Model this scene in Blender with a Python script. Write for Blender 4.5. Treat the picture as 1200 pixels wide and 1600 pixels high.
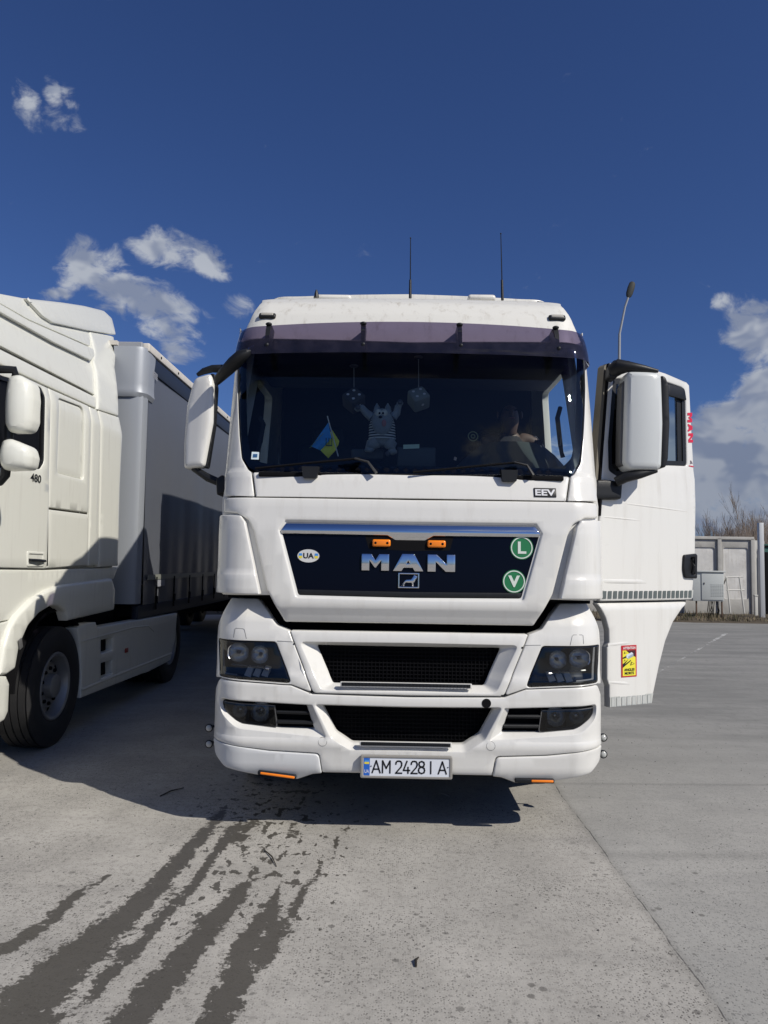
import bpy, bmesh, math, random
from mathutils import Vector, Matrix
from mathutils.geometry import delaunay_2d_cdt
import numpy as np

for o in list(bpy.data.objects): bpy.data.objects.remove(o)
SC = bpy.context.scene
COL = SC.collection
R = math.radians

# ------------------------------------------------------------------ camera
FPX, HCAM = 1180.0, 1.62
YAW, PITCH, ROLL = R(0.63), R(3.95), R(0.9)
FW = Vector((-math.sin(YAW)*math.cos(PITCH), math.cos(YAW)*math.cos(PITCH), math.sin(PITCH)))
RT0 = Vector((math.cos(YAW), math.sin(YAW), 0)); UP0 = RT0.cross(FW)
RT = RT0*math.cos(ROLL)+UP0*math.sin(ROLL); UP = UP0*math.cos(ROLL)-RT0*math.sin(ROLL)
cam = bpy.data.cameras.new('camera'); camo = bpy.data.objects.new('camera', cam); COL.objects.link(camo)
M = Matrix((RT, UP, -FW)).transposed().to_4x4(); M.translation = (0, 0, HCAM); camo.matrix_world = M
cam.sensor_fit = 'VERTICAL'; cam.sensor_height = 36; cam.lens = FPX/1600*36
cam.clip_start = .05; cam.clip_end = 4000
SC.camera = camo
CP = Vector((0, 0, HCAM))

# ------------------------------------------------------------------ light
SUN_EL, SUN_PHI = R(39.5), R(36.0)          # phi: from +X towards the camera side (-Y)
TOSUN = Vector((math.cos(SUN_PHI)*math.cos(SUN_EL), -math.sin(SUN_PHI)*math.cos(SUN_EL), math.sin(SUN_EL)))
sl = bpy.data.lights.new('sun', 'SUN'); so = bpy.data.objects.new('sun', sl); COL.objects.link(so)
sl.energy = 5.0; sl.angle = R(.5); sl.color = (1.0, .945, .85)
so.rotation_euler = TOSUN.to_track_quat('Z', 'Y').to_euler()
SC.view_settings.view_transform = 'Standard'; SC.view_settings.look = 'None'
SC.view_settings.gamma = 1; SC.view_settings.use_curve_mapping = False
SC.view_settings.exposure = -0.15
SKY_STRENGTH = .05

def ray(px, py):
    return (FW*FPX+RT*(px-600)-UP*(py-800))/FPX
def atY(px, py, Y):
    d = ray(px, py); t = Y/d.y; return CP+d*t
def atX(px, py, X):
    d = ray(px, py); t = X/d.x; return CP+d*t
def gnd(px, py):
    d = ray(px, py); return CP+d*(-HCAM/d.z)

# ------------------------------------------------------------------ node helpers
class NT:
    def __init__(s, tree): s.t = tree; s.n = tree.nodes; s.l = tree.links
    def node(s, typ, **kw):
        n = s.n.new(typ)
        for k, v in kw.items(): setattr(n, k, v)
        return n
    def put(s, n, name, v):
        i = n.inputs[name]
        if isinstance(v, bpy.types.NodeSocket): s.l.new(v, i)
        elif v is not None: i.default_value = v
    def m(s, op, a, b=None, c=None, clamp=False):
        n = s.node('ShaderNodeMath', operation=op, use_clamp=clamp)
        for k, v in enumerate((a, b, c)):
            if v is not None: s.put(n, k, v)
        return n.outputs[0]
    def vm(s, op, a, b=None):
        n = s.node('ShaderNodeVectorMath', operation=op); s.put(n, 0, a)
        if b is not None: s.put(n, 1, b)
        return n.outputs['Value'] if op in ('DOT_PRODUCT', 'LENGTH') else n.outputs[0]
    def ramp(s, v, a, b, lo=0., hi=1., smooth=True):
        n = s.node('ShaderNodeMapRange', interpolation_type='SMOOTHSTEP' if smooth else 'LINEAR')
        s.put(n, 0, v); s.put(n, 1, a); s.put(n, 2, b); s.put(n, 3, lo); s.put(n, 4, hi)
        return n.outputs[0]
    def noise(s, vec, scale, detail=4, rough=.55, dist=0.):
        n = s.node('ShaderNodeTexNoise')
        if vec is not None: s.l.new(vec, n.inputs['Vector'])
        n.inputs['Scale'].default_value = scale; n.inputs['Detail'].default_value = detail
        n.inputs['Roughness'].default_value = rough; n.inputs['Distortion'].default_value = dist
        return n.outputs['Fac']
    def mapv(s, vec, scale=(1, 1, 1), loc=(0, 0, 0), rot=(0, 0, 0)):
        n = s.node('ShaderNodeMapping'); s.l.new(vec, n.inputs[0])
        n.inputs['Location'].default_value = loc; n.inputs['Scale'].default_value = scale; n.inputs['Rotation'].default_value = rot
        return n.outputs[0]
    def mix(s, f, a, b):
        n = s.node('ShaderNodeMix', data_type='RGBA')
        s.put(n, 0, f); s.put(n, 6, a if isinstance(a, bpy.types.NodeSocket) else (*a, 1)); s.put(n, 7, b if isinstance(b, bpy.types.NodeSocket) else (*b, 1))
        return n.outputs[2]

# ------------------------------------------------------------------ world: sky with clouds
w = bpy.data.worlds.new('World'); SC.world = w; w.use_nodes = True
W = NT(w.node_tree); W.n.clear()
sky = W.node('ShaderNodeTexSky', sky_type='NISHITA', sun_disc=False)
sky.sun_elevation = SUN_EL; sky.sun_rotation = math.atan2(TOSUN.x, TOSUN.y)
sky.altitude = 200; sky.air_density = 1.0; sky.dust_density = .8; sky.ozone_density = 3.0
gen = W.node('ShaderNodeTexCoord').outputs['Generated']
sep = W.node('ShaderNodeSeparateXYZ'); W.l.new(gen, sep.inputs[0])
up = W.m('MAXIMUM', sep.outputs[2], 0.0)
skyc = W.node('ShaderNodeMix', data_type='RGBA', blend_type='MULTIPLY'); skyc.inputs[0].default_value = 1
W.l.new(sky.outputs[0], skyc.inputs[6]); skyc.inputs[7].default_value = (.72, .96, 1.56, 1)
# cloud field: noise in direction space, flattened towards the horizon
cv = W.mapv(gen, scale=(1, 1, 1.5))
warp = W.node('ShaderNodeTexNoise'); W.l.new(cv, warp.inputs['Vector']); warp.inputs['Scale'].default_value = 7; warp.inputs['Detail'].default_value = 3
wv = W.vm('ADD', cv, W.vm('SCALE', W.vm('SUBTRACT', warp.outputs['Color'], (.5, .5, .5))))
wv.node.inputs[1].links[0].from_node.inputs['Scale'].default_value = .13
n1 = W.m('SUBTRACT', W.m('MULTIPLY', W.noise(wv, 13, 9, .62), 1.9), .45)
offv = W.vm('ADD', wv, tuple(TOSUN*.022+Vector((0, 0, .012))))
n1b = W.noise(offv, 11, 3, .55)
n0 = W.noise(wv, 11, 3, .55)
# placement: (pixel x, y, half width px, half height px, tilt deg, weight)
BL = [(46, 170, 20, 50, 22, 1.15), (88, 192, 42, 24, -8, 1.15), (84, 150, 14, 38, 6, .95), (115, 168, 15, 34, 12, .95),
      (142, 416, 42, 46, -50, 1.3), (192, 462, 60, 38, -20, 1.35), (255, 484, 70, 38, -20, 1.4), (262, 386, 58, 30, -8, 1.3), (322, 400, 40, 24, -30, 1.2),
      (380, 482, 40, 18, -10, .80), (275, 550, 36, 16, -5, .85), (95, 462, 40, 12, 0, .84), (1128, 474, 18, 14, 0, .9), (1195, 525, 50, 70, 25, 1.6), (1240, 610, 85, 66, 0, 1.6),
      (1125, 690, 105, 62, 10, 1.8), (1250, 735, 240, 105, 0, 2.0), (960, 780, 200, 70, 0, 1.6), (-200, 620, 160, 70, 0, 1.1), (60, 740, 300, 50, 0, 1.0)]
mask = None
RB = [((.29, -.75, .585), .13, .055, 1.15), ((.18, -.80, .565), .08, .06, 1.0), ((.28, -.84, .46), .22, .09, 1.1)]
for (bx_, by_, hw, hh, tilt, wt) in BL:
    c = ray(bx_, by_).normalized(); t = R(tilt)
    ex = ray(bx_+50, by_)-ray(bx_-50, by_); ex.normalize(); ex = (ex-c*ex.dot(c)).normalized(); ey = c.cross(ex)*-1
    if ey.z < 0: ey = -ey
    e1 = ex*math.cos(t)+ey*math.sin(t); e2 = ey*math.cos(t)-ex*math.sin(t)
    k = FPX/c.dot(FW)
    a = W.vm('DOT_PRODUCT', gen, tuple(e1*(k/hw))); b = W.vm('DOT_PRODUCT', gen, tuple(e2*(k/hh)))
    d2 = W.m('ADD', W.m('MULTIPLY', a, a), W.m('MULTIPLY', b, b))
    back = W.ramp(W.vm('DOT_PRODUCT', gen, tuple(c)), 0., .3)
    g = W.m('MULTIPLY', W.ramp(d2, 2.2, 0.05, 0, wt, smooth=False), back)
    mask = g if mask is None else W.m('MAXIMUM', mask, g)
# a cumulus bank behind the viewer on the left, the one mirrored in the windscreen
for (v_, hw_, hh_, wt) in RB:
    c = Vector(v_).normalized(); e1 = Vector((-c.y, c.x, 0)).normalized(); e2 = c.cross(e1)
    a = W.vm('DOT_PRODUCT', gen, tuple(e1/hw_)); b = W.vm('DOT_PRODUCT', gen, tuple(e2/hh_))
    g = W.m('MULTIPLY', W.ramp(W.m('ADD', W.m('MULTIPLY', a, a), W.m('MULTIPLY', b, b)), 2.2, .05, 0, wt, smooth=False), W.ramp(W.vm('DOT_PRODUCT', gen, tuple(c)), 0., .3))
    mask = W.m('MAXIMUM', mask, g)
# scattered fair-weather clouds all round, denser low down, away from the view where each cloud is placed above
low = W.ramp(up, .02, .40, .78, .0, smooth=False)
bign = W.noise(cv, 2.6, 3, .5)
scat = W.m('MULTIPLY', low, W.ramp(bign, .50, .70))
behind = W.ramp(W.vm('DOT_PRODUCT', gen, (FW.x, FW.y, 0)), .70, .35)
mask = W.m('MAXIMUM', mask, W.m('MULTIPLY', scat, behind))
dens = W.ramp(W.m('ADD', W.m('MULTIPLY', mask, .46), n1), .76, 1.12)
lit = W.ramp(W.m('SUBTRACT', n0, n1b), -.10, .10)
thick = W.ramp(W.m('ADD', W.m('MULTIPLY', mask, .46), n0), .85, 1.12)
dark = W.m('MULTIPLY', thick, W.ramp(up, .30, .10, .12, .9))
ccol = W.mix(lit, (5.2, 6.1, 8.4), (10.4, 11.1, 12.4))
ccol = W.mix(W.m('MULTIPLY', dark, .55), ccol, (3.0, 3.7, 5.4))
skyfin = W.mix(W.m('MULTIPLY', W.m('POWER', dens, 1.25), .92), skyc.outputs[2], ccol)
bg = W.node('ShaderNodeBackground'); W.l.new(skyfin, bg.inputs[0]); bg.inputs[1].default_value = SKY_STRENGTH
wo = W.node('ShaderNodeOutputWorld'); W.l.new(bg.outputs[0], wo.inputs[0])

# ------------------------------------------------------------------ materials
MATS = {}
def mat(name, col, rough=.5, metal=0., spec=.5, coat=0., var=.0, vscale=6., bump=0., bscale=60., dirt=0., trans=0., ior=1.45, emis=None, sheen=0.):
    if name in MATS: return MATS[name]
    m = bpy.data.materials.new(name); m.use_nodes = True; MATS[name] = m
    N = NT(m.node_tree); b = m.node_tree.nodes['Principled BSDF']
    tc = N.node('ShaderNodeTexCoord').outputs['Object']
    colr = (*col, 1)
    b.inputs['Base Color'].default_value = colr; b.inputs['Roughness'].default_value = rough; b.inputs['Metallic'].default_value = metal
    b.inputs['Specular IOR Level'].default_value = spec; b.inputs['Coat Weight'].default_value = coat; b.inputs['Coat Roughness'].default_value = .06
    b.inputs['Transmission Weight'].default_value = trans; b.inputs['IOR'].default_value = ior
    if sheen: b.inputs['Sheen Weight'].default_value = sheen
    c = None
    if var:
        n = N.noise(tc, vscale, 5, .6)
        c = N.mix(n, tuple(x*(1-var) for x in col), tuple(min(1, x*(1+var)) for x in col))
    if dirt:
        st = N.noise(N.mapv(tc, scale=(14, 14, 1.1)), 1.3, 5, .65)
        sp = N.noise(tc, 34, 4, .7)
        big = N.noise(tc, 1.7, 3, .5)
        f = N.m('MULTIPLY', N.m('ADD', N.ramp(st, .50, .85), N.m('MULTIPLY', N.ramp(sp, .60, .85), .7)), N.ramp(big, .25, .7, .3, 1.))
        f = N.m('MULTIPLY', f, dirt, clamp=True)
        c = N.mix(f, c if c is not None else col, (.36, .33, .28))
        N.put(b, 'Roughness', N.ramp(f, 0, .6, rough, min(1, rough+.35)))
    if c is not None: N.l.new(c, b.inputs['Base Color'])
    if bump:
        bp = N.node('ShaderNodeBump'); bp.inputs['Strength'].default_value = bump; bp.inputs['Distance'].default_value = .01
        N.l.new(N.noise(tc, bscale, 4, .6), bp.inputs['Height']); N.l.new(bp.outputs[0], b.inputs['Normal'])
    if emis: b.inputs['Emission Color'].default_value = (*emis, 1); b.inputs['Emission Strength'].default_value = 1
    return m
def thin_glass(name, tint, ior=1.5, rough=.0, haze=.0):
    m = bpy.data.materials.new(name); m.use_nodes = True; N = NT(m.node_tree); N.n.clear()
    tr = N.node('ShaderNodeBsdfTransparent'); tr.inputs[0].default_value = (*tint, 1)
    gl = N.node('ShaderNodeBsdfGlossy'); gl.inputs['Roughness'].default_value = rough; gl.inputs[0].default_value = (1, 1, 1, 1)
    fr = N.node('ShaderNodeFresnel'); fr.inputs[0].default_value = ior
    f = N.m('MULTIPLY', fr.outputs[0], 1.05, clamp=True)
    mx = N.node('ShaderNodeMixShader'); N.l.new(f, mx.inputs[0]); N.l.new(tr.outputs[0], mx.inputs[1]); N.l.new(gl.outputs[0], mx.inputs[2])
    out = mx.outputs[0]
    if haze:
        df = N.node('ShaderNodeBsdfDiffuse'); df.inputs[0].default_value = (.42, .37, .54, 1)
        tc = N.node('ShaderNodeTexCoord').outputs['Object']
        hz = N.m('MULTIPLY', N.ramp(N.noise(tc, 9, 5, .65), .3, .8, .5, 1.3), haze)
        m2 = N.node('ShaderNodeMixShader'); N.l.new(hz, m2.inputs[0]); N.l.new(out, m2.inputs[1]); N.l.new(df.outputs[0], m2.inputs[2]); out = m2.outputs[0]
    o = N.node('ShaderNodeOutputMaterial'); N.l.new(out, o.inputs[0])
    return m
WHITE = mat('white_paint', (.66, .652, .618), .25, coat=.4, dirt=.42, bump=.02, bscale=3)
ROOFW = mat('dusty_white_paint', (.66, .65, .60), .38, coat=.2, dirt=1.3)
WHITE2 = mat('cream_white_paint', (.67, .672, .61), .32, coat=.3, dirt=.4)
FILM = mat('greyish_lip_plastic', (.58, .59, .59), .35, dirt=.25)
BLACKP = mat('black_plastic', (.012, .013, .015), .45, spec=.35, var=.3, vscale=20, bump=.1, bscale=200)
DARK = mat('matt_black', (.006, .006, .007), .85, spec=.12)
GREYP = mat('grey_plastic', (.10, .10, .10), .5, var=.2)
NAVY = mat('navy_gloss', (.002, .003, .009), .06, spec=.16)
CHROME = mat('chrome', (.75, .76, .78), .06, metal=1.)
REFL = mat('reflector', (.60, .60, .60), .20, metal=.8)
SILV = mat('silver_letters', (.62, .62, .62), .32, metal=.55)
ORANGE = mat('orange_lens', (.85, .22, .01), .25, coat=.5)
RUBBER = mat('tyre_rubber', (.018, .018, .019), .75, var=.4, vscale=12, bump=.3, bscale=120)
STEEL = mat('steel_rim', (.26, .265, .27), .45, metal=.6, dirt=.4)
FRIT = mat('black_glass_border', (.004, .004, .005), .15)
SCREEN = thin_glass('windscreen_glass', (.80, .88, .88))
PANE = thin_glass('side_glass', (.55, .62, .62))
LENS = thin_glass('lamp_lens', (.86, .88, .88))
LENSD = thin_glass('fog_lens', (.50, .52, .52))
VISOR = thin_glass('smoked_visor', (.21, .178, .265), rough=.04, haze=.035)
# ------------------------------------------------------------------ mesh helpers
def mk(name, verts, faces, material, parent=None, smooth=True, label=None, loc=None, kind=None):
    me = bpy.data.meshes.new(name); me.from_pydata([tuple(v) for v in verts], [], faces); me.validate(); 
    if smooth: me.shade_smooth()
    mats = material if isinstance(material, (list, tuple)) else [material]
    for m in mats: me.materials.append(m)
    o = bpy.data.objects.new(name, me); COL.objects.link(o)
    if parent: o.parent = parent
    if loc is not None: o.location = loc
    if label: o['label'] = label
    if kind: o['kind'] = kind
    return o
def fix_normals(o, sharp=None):
    bm = bmesh.new(); bm.from_mesh(o.data); bmesh.ops.recalc_face_normals(bm, faces=bm.faces[:]); bm.to_mesh(o.data); bm.free()
    if sharp is not None:
        try: o.data.set_sharp_from_angle(angle=R(sharp))
        except Exception: pass
    return o
def thing(name, label, cat, loc=(0, 0, 0), group=None, rz=0):
    o = bpy.data.objects.new(name, None); COL.objects.link(o); o.location = loc; o.rotation_euler.z = rz; o.empty_display_size = .2
    tag(o, label, cat, group); return o
def tag(o, label, cat, group=None):
    o['label'] = label; o['category'] = cat
    if group: o['group'] = group
    return o
def copy_tree(o, parent=None):
    c = o.copy(); COL.objects.link(c); c.parent = parent
    for ch in list(o.children): copy_tree(ch, c)
    return c

class MB:                                    # collects simple solids in one mesh
    def __init__(s): s.v = []; s.f = []
    def add(s, v, f):
        b = len(s.v); s.v += [tuple(x) for x in v]; s.f += [tuple(i+b for i in q) for q in f]
    def box(s, c, d, rot=None, r=0.):
        bm = bmesh.new(); bmesh.ops.create_cube(bm, size=1)
        bmesh.ops.scale(bm, vec=d, verts=bm.verts)
        if r: bmesh.ops.bevel(bm, geom=bm.edges[:], offset=min(r, min(d)*.49), segments=3, affect='EDGES', profile=.5)
        if rot: bmesh.ops.rotate(bm, cent=(0, 0, 0), matrix=rot, verts=bm.verts)
        bm.verts.index_update(); s.add([v.co+Vector(c) for v in bm.verts], [[v.index for v in f.verts] for f in bm.faces]); bm.free(); return s
    def tube(s, pts, rad, n=10, flat=1.):
        pts = [Vector(p) for p in pts]; m = len(pts)
        rads = [rad]*m if not isinstance(rad, (list, tuple)) else rad
        base = len(s.v); ref = Vector((0, 0, 1))
        for i, p in enumerate(pts):
            t = (pts[min(i+1, m-1)]-pts[max(i-1, 0)]).normalized()
            a = t.cross(ref)
            if a.length < .15: a = t.cross(Vector((0, 1, 0)))
            a.normalize(); b = t.cross(a)
            for k in range(n):
                th = 2*math.pi*k/n; s.v.append(tuple(p+a*math.cos(th)*rads[i]+b*math.sin(th)*rads[i]*flat))
        for i in range(m-1):
            for k in range(n):
                s.f.append((base+i*n+k, base+i*n+(k+1) % n, base+(i+1)*n+(k+1) % n, base+(i+1)*n+k))
        s.f.append(tuple(base+k for k in range(n))[::-1]); s.f.append(tuple(base+(m-1)*n+k for k in range(n)))
        return s
    def lathe(s, prof, c, axis='X', n=40):   # prof: (axial, radius)
        base = len(s.v)
        for a, r in prof:
            for k in range(n):
                th = 2*math.pi*k/n; p = {'X': (a, r*math.cos(th), r*math.sin(th)), 'Y': (r*math.cos(th), a, r*math.sin(th)), 'Z': (r*math.cos(th), r*math.sin(th), a)}[axis]
                s.v.append((c[0]+p[0], c[1]+p[1], c[2]+p[2]))
        for i in range(len(prof)-1):
            for k in range(n): s.f.append((base+i*n+k, base+i*n+(k+1) % n, base+(i+1)*n+(k+1) % n, base+(i+1)*n+k))
        return s
    def ell(s, c, d, n=16, m=10, rot=None):
        base = len(s.v)
        for i in range(m+1):
            ph = math.pi*i/m
            for k in range(n):
                th = 2*math.pi*k/n; p = Vector((d[0]*math.sin(ph)*math.cos(th), d[1]*math.sin(ph)*math.sin(th), d[2]*math.cos(ph)))
                if rot: p = rot @ p
                s.v.append(tuple(p+Vector(c)))
        for i in range(m):
            for k in range(n): s.f.append((base+i*n+k, base+i*n+(k+1) % n, base+(i+1)*n+(k+1) % n, base+(i+1)*n+k))
        return s
    def loft(s, secs, cap=True):             # list of equal-length closed rings
        base = len(s.v); n = len(secs[0])
        for q in secs: s.v += [tuple(p) for p in q]
        for i in range(len(secs)-1):
            for k in range(n): s.f.append((base+i*n+k, base+i*n+(k+1) % n, base+(i+1)*n+(k+1) % n, base+(i+1)*n+k))
        if cap:
            s.f.append(tuple(base+k for k in range(n))[::-1]); s.f.append(tuple(base+(len(secs)-1)*n+k for k in range(n)))
        return s
    def out(s, name, material, parent=None, sharp=35, label=None, loc=None):
        o = mk(name, s.v, s.f, material, parent, True, label, loc); return fix_normals(o, sharp)
def rbox(name, c, d, r, material, parent=None, rot=None, label=None):
    return MB().box(c, d, rot, r).out(name, material, parent, label=label)

# ---- outlines
def area(p): return .5*sum(p[i][0]*p[(i+1) % len(p)][1]-p[(i+1) % len(p)][0]*p[i][1] for i in range(len(p)))
def ring(corners, r=.01, seg=4, step=.03, counts=None):
    """rounded polygon; corners (u,v) or (u,v,r). counts: reuse another ring's edge counts"""
    n = len(corners); arcs = []
    for i in range(n):
        c = corners[i]; rr = c[2] if len(c) > 2 else r
        p = Vector(c[:2]); a = Vector(corners[i-1][:2])-p; b = Vector(corners[(i+1) % n][:2])-p
        la, lb = a.length, b.length; a.normalize(); b.normalize()
        ang = math.acos(max(-1, min(1, a.dot(b))))
        if rr <= 1e-5: arcs.append([p]); continue
        if ang > R(178): arcs.append([p+(a*.0008*(seg/2-k)/seg if k < seg/2 else b*.0008*(k-seg/2)/seg) for k in range(seg+1)]); continue
        tl = min(rr/math.tan(ang/2), la*.48, lb*.48)
        p0, p1 = p+a*tl, p+b*tl; pts = []
        for k in range(seg+1):
            t = k/seg; pts.append(p0*(1-t)**2+p*2*t*(1-t)+p1*t*t)
        arcs.append(pts)
    out = []; cnt = []
    for i in range(n):
        out += arcs[i]; q0 = arcs[i][-1]; q1 = arcs[(i+1) % n][0]
        k = counts[i] if counts else max(0, int((q1-q0).length/step))
        cnt.append(k)
        for j in range(1, k+1): out.append(q0.lerp(q1, j/(k+1)))
    return [(p.x, p.y) for p in out], cnt
def offset(p, d):                            # positive: to the left of travel
    n = len(p); out = []
    for i in range(n):
        a = Vector(p[i])-Vector(p[i-1]); b = Vector(p[(i+1) % n])-Vector(p[i])
        na = Vector((-a.y, a.x)); nb = Vector((-b.y, b.x))
        if na.length > 1e-9: na.normalize()
        if nb.length > 1e-9: nb.normalize()
        m = na+nb
        if m.length < 1e-6: m = na
        m.normalize(); k = 1/max(.6, m.dot(nb)) if nb.length > 0 else 1
        out.append((p[i][0]+m.x*d*k, p[i][1]+m.y*d*k))
    return out
def inside(P, poly):
    x, y = P[:, 0], P[:, 1]; c = np.zeros(len(P), bool); n = len(poly)
    for i in range(n):
        x0, y0 = poly[i]; x1, y1 = poly[i-1]
        if y0 == y1: continue
        c ^= ((y0 > y) != (y1 > y)) & (x < (x1-x0)*(y-y0)/(y1-y0)+x0)
    return c
def dist(P, poly):
    d = np.full(len(P), 1e9)
    for i in range(len(poly)):
        a = np.array(poly[i-1]); b = np.array(poly[i]); ab = b-a; L = ab@ab
        if L < 1e-14: continue
        t = np.clip(((P-a)@ab)/L, 0, 1); d = np.minimum(d, np.hypot(*(P-a-t[:, None]*ab).T))
    return d
def panel(name, outline, mp, material, parent=None, holes=(), r=.006, thick=.03, grid=.06, ul=(), vl=(), label=None, off=0., flat=False, inner_mat=None):
    """body panel with rounded edges: outline (dense ring) in (u,v), mp(u,v,depth)->3d, holes: (ring, None) or (rim ring, (inner ring, depth))"""
    loops = []
    o = outline if area(outline) > 0 else outline[::-1]
    loops.append((o, None))
    for h, inn in holes:
        if area(h) > 0:
            h = h[::-1]
            if inn: inn = (inn[0][::-1], inn[1])
        loops.append((h, inn))
    r0 = [offset(l, r) if r else list(l) for l, _ in loops]
    us = [p[0] for p in o]; vs = [p[1] for p in o]
    gu = sorted(set([round(x, 4) for x in np.arange(min(us), max(us)+grid, grid)]+[u for u in ul if min(us) < u < max(us)]))
    gv = sorted(set([round(x, 4) for x in np.arange(min(vs), max(vs)+grid, grid)]+[v for v in vl if min(vs) < v < max(vs)]))
    def thin(g):
        out = []
        for x in g:
            if not out or x-out[-1] > .0035: out.append(x)
        return out
    gu, gv = thin(gu), thin(gv)
    G = np.array([(a, b) for a in gu for b in gv])
    if len(G):
        ok = inside(G, r0[0])
        for h in r0[1:]: ok &= ~inside(G, h)
        G = G[ok]
    if len(G):
        dd = dist(G, r0[0])
        for h in r0[1:]: dd = np.minimum(dd, dist(G, h))
        G = G[dd > .008]
    V2 = []; E = []
    for l in r0:
        b = len(V2); V2 += [Vector(p) for p in l]; E += [(b+i, b+(i+1) % len(l)) for i in range(len(l))]
    nb = len(V2)
    V2 += [Vector(p) for p in G]
    vo, eo, fo, ov, oe, of = delaunay_2d_cdt(V2, E, [], 0, 1e-7)
    inv = {}
    for i, src in enumerate(ov):
        for k in src: inv[k] = i
    F = np.array([[vo[i][:] for i in f] for f in fo if len(f) == 3]); FI = [f for f in fo if len(f) == 3]
    cen = F.mean(axis=1); ok = inside(cen, r0[0])
    for h in r0[1:]: ok &= ~inside(cen, h)
    verts = [mp(p[0], p[1], off) for p in vo]
    sg = (F[:, 1, 0]-F[:, 0, 0])*(F[:, 2, 1]-F[:, 0, 1])-(F[:, 2, 0]-F[:, 0, 0])*(F[:, 1, 1]-F[:, 0, 1])
    faces = [tuple(f) if a_ > 0 else tuple(f)[::-1] for f, k, a_ in zip(FI, ok, sg) if k and abs(a_) > 1e-12]
    mi = [0]*len(faces)
    b0 = 0
    for (l, inn), q in zip(loops, r0):
        n = len(l); prev = [inv[b0+i] for i in range(n)]; b0 += n
        steps = []
        if r: steps += [(offset(l, r*.3), r*.3, 0), (l, r, 0)]
        if inn: steps += [([((a[0]*.15+b[0]*.85), (a[1]*.15+b[1]*.85)) for a, b in zip(l, inn[0])], inn[1]*.85, 0), (inn[0], inn[1]+r, 0), (inn[0], max(thick, inn[1]+.02), 1)]
        elif thick: steps += [(l, max(thick, r+.001), 1 if inner_mat and q is not r0[0] else 0)]
        for pts, d, mm in steps:
            b = len(verts); verts += [mp(p[0], p[1], off+d) for p in pts]
            cur = list(range(b, b+n))
            for i in range(n):
                j = (i+1) % n
                if prev[i] != prev[j]: faces.append((prev[j], prev[i], cur[i], cur[j]))
                else: faces.append((prev[i], cur[i], cur[j]))
                mi.append(mm)
            prev = cur
    c_ = cen[ok][0]; e_ = .002
    q0 = Vector(mp(c_[0], c_[1], 0)); du_ = Vector(mp(c_[0]+e_, c_[1], 0))-q0; dv_ = Vector(mp(c_[0], c_[1]+e_, 0))-q0; do_ = Vector(mp(c_[0], c_[1], -e_))-q0
    if du_.cross(dv_).dot(do_) < 0: faces = [f[::-1] for f in faces]
    ob = mk(name, verts, faces, [material]+([inner_mat] if inner_mat else []), parent, True, label)
    if inner_mat and len(ob.data.polygons) == len(mi):
        for p, k in zip(ob.data.polygons, mi): p.material_index = k
    ob.data.set_sharp_from_angle(angle=R(50))
    return ob
def text_mesh(s, mp, box, material, name, parent=None, depth=.0, bold=0., squash=True, rot90=False, label=None, off=-.002):
    """flat lettering laid on the surface mp inside box (u0,v0,u1,v1)"""
    cu = bpy.data.curves.new('t', 'FONT'); cu.body = s; cu.size = 1; cu.offset = bold; cu.resolution_u = 3
    ob = bpy.data.objects.new('t', cu); COL.objects.link(ob); dg = bpy.context.evaluated_depsgraph_get()
    me = bpy.data.meshes.new_from_object(ob.evaluated_get(dg)); bpy.data.objects.remove(ob)
    P = np.array([v.co[:2] for v in me.vertices]); F = [tuple(p.vertices) for p in me.polygons]
    lo, hi = P.min(0), P.max(0); P = (P-lo)/(hi-lo)
    u0, v0, u1, v1 = box
    if rot90: P = np.stack([P[:, 1], 1-P[:, 0]], 1)
    V = [mp(u0+p[0]*(u1-u0), v0+p[1]*(v1-v0), off-depth) for p in P]
    n = len(V); faces = list(F)
    if depth:
        V += [mp(u0+p[0]*(u1-u0), v0+p[1]*(v1-v0), 0) for p in P]
        ec = {}
        for f in F:
            for i in range(len(f)):
                e = (f[i], f[(i+1) % len(f)]); k = tuple(sorted(e)); ec.setdefault(k, []).append(e)
        for k, es in ec.items():
            if len(es) == 1: a, b = es[0]; faces.append((b, a, a+n, b+n))
    return mk(name, V, faces, material, parent, False, label)
def sym(left):                               # (x<0) points from top centre to bottom centre -> closed polygon
    return [tuple(p) for p in left]+[(-p[0],)+tuple(p[1:]) for p in reversed(left) if abs(p[0]) > 1e-4]
def mirror(pts): return [(-p[0],)+tuple(p[1:]) for p in pts][::-1]
def disc(name, cu_, cv_, ru, rv, mp, material, parent, off=-.003, n=32, ring_in=None, label=None):
    V = []; F = []
    for k in range(n):
        th = 2*math.pi*k/n; V.append(mp(cu_+ru*math.cos(th), cv_+rv*math.sin(th), off))
    if ring_in:
        for k in range(n):
            th = 2*math.pi*k/n; V.append(mp(cu_+ru*ring_in*math.cos(th), cv_+rv*ring_in*math.sin(th), off))
        F = [(k, (k+1) % n, n+(k+1) % n, n+k) for k in range(n)]
    else: F = [tuple(range(n))]
    return mk(name, V, F, material, parent, False, label)
def quad(name, pts, mp, material, parent, off=-.003, label=None):
    return mk(name, [mp(u, v, off) for u, v in pts], [tuple(range(len(pts)))], material, parent, False, label)

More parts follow.
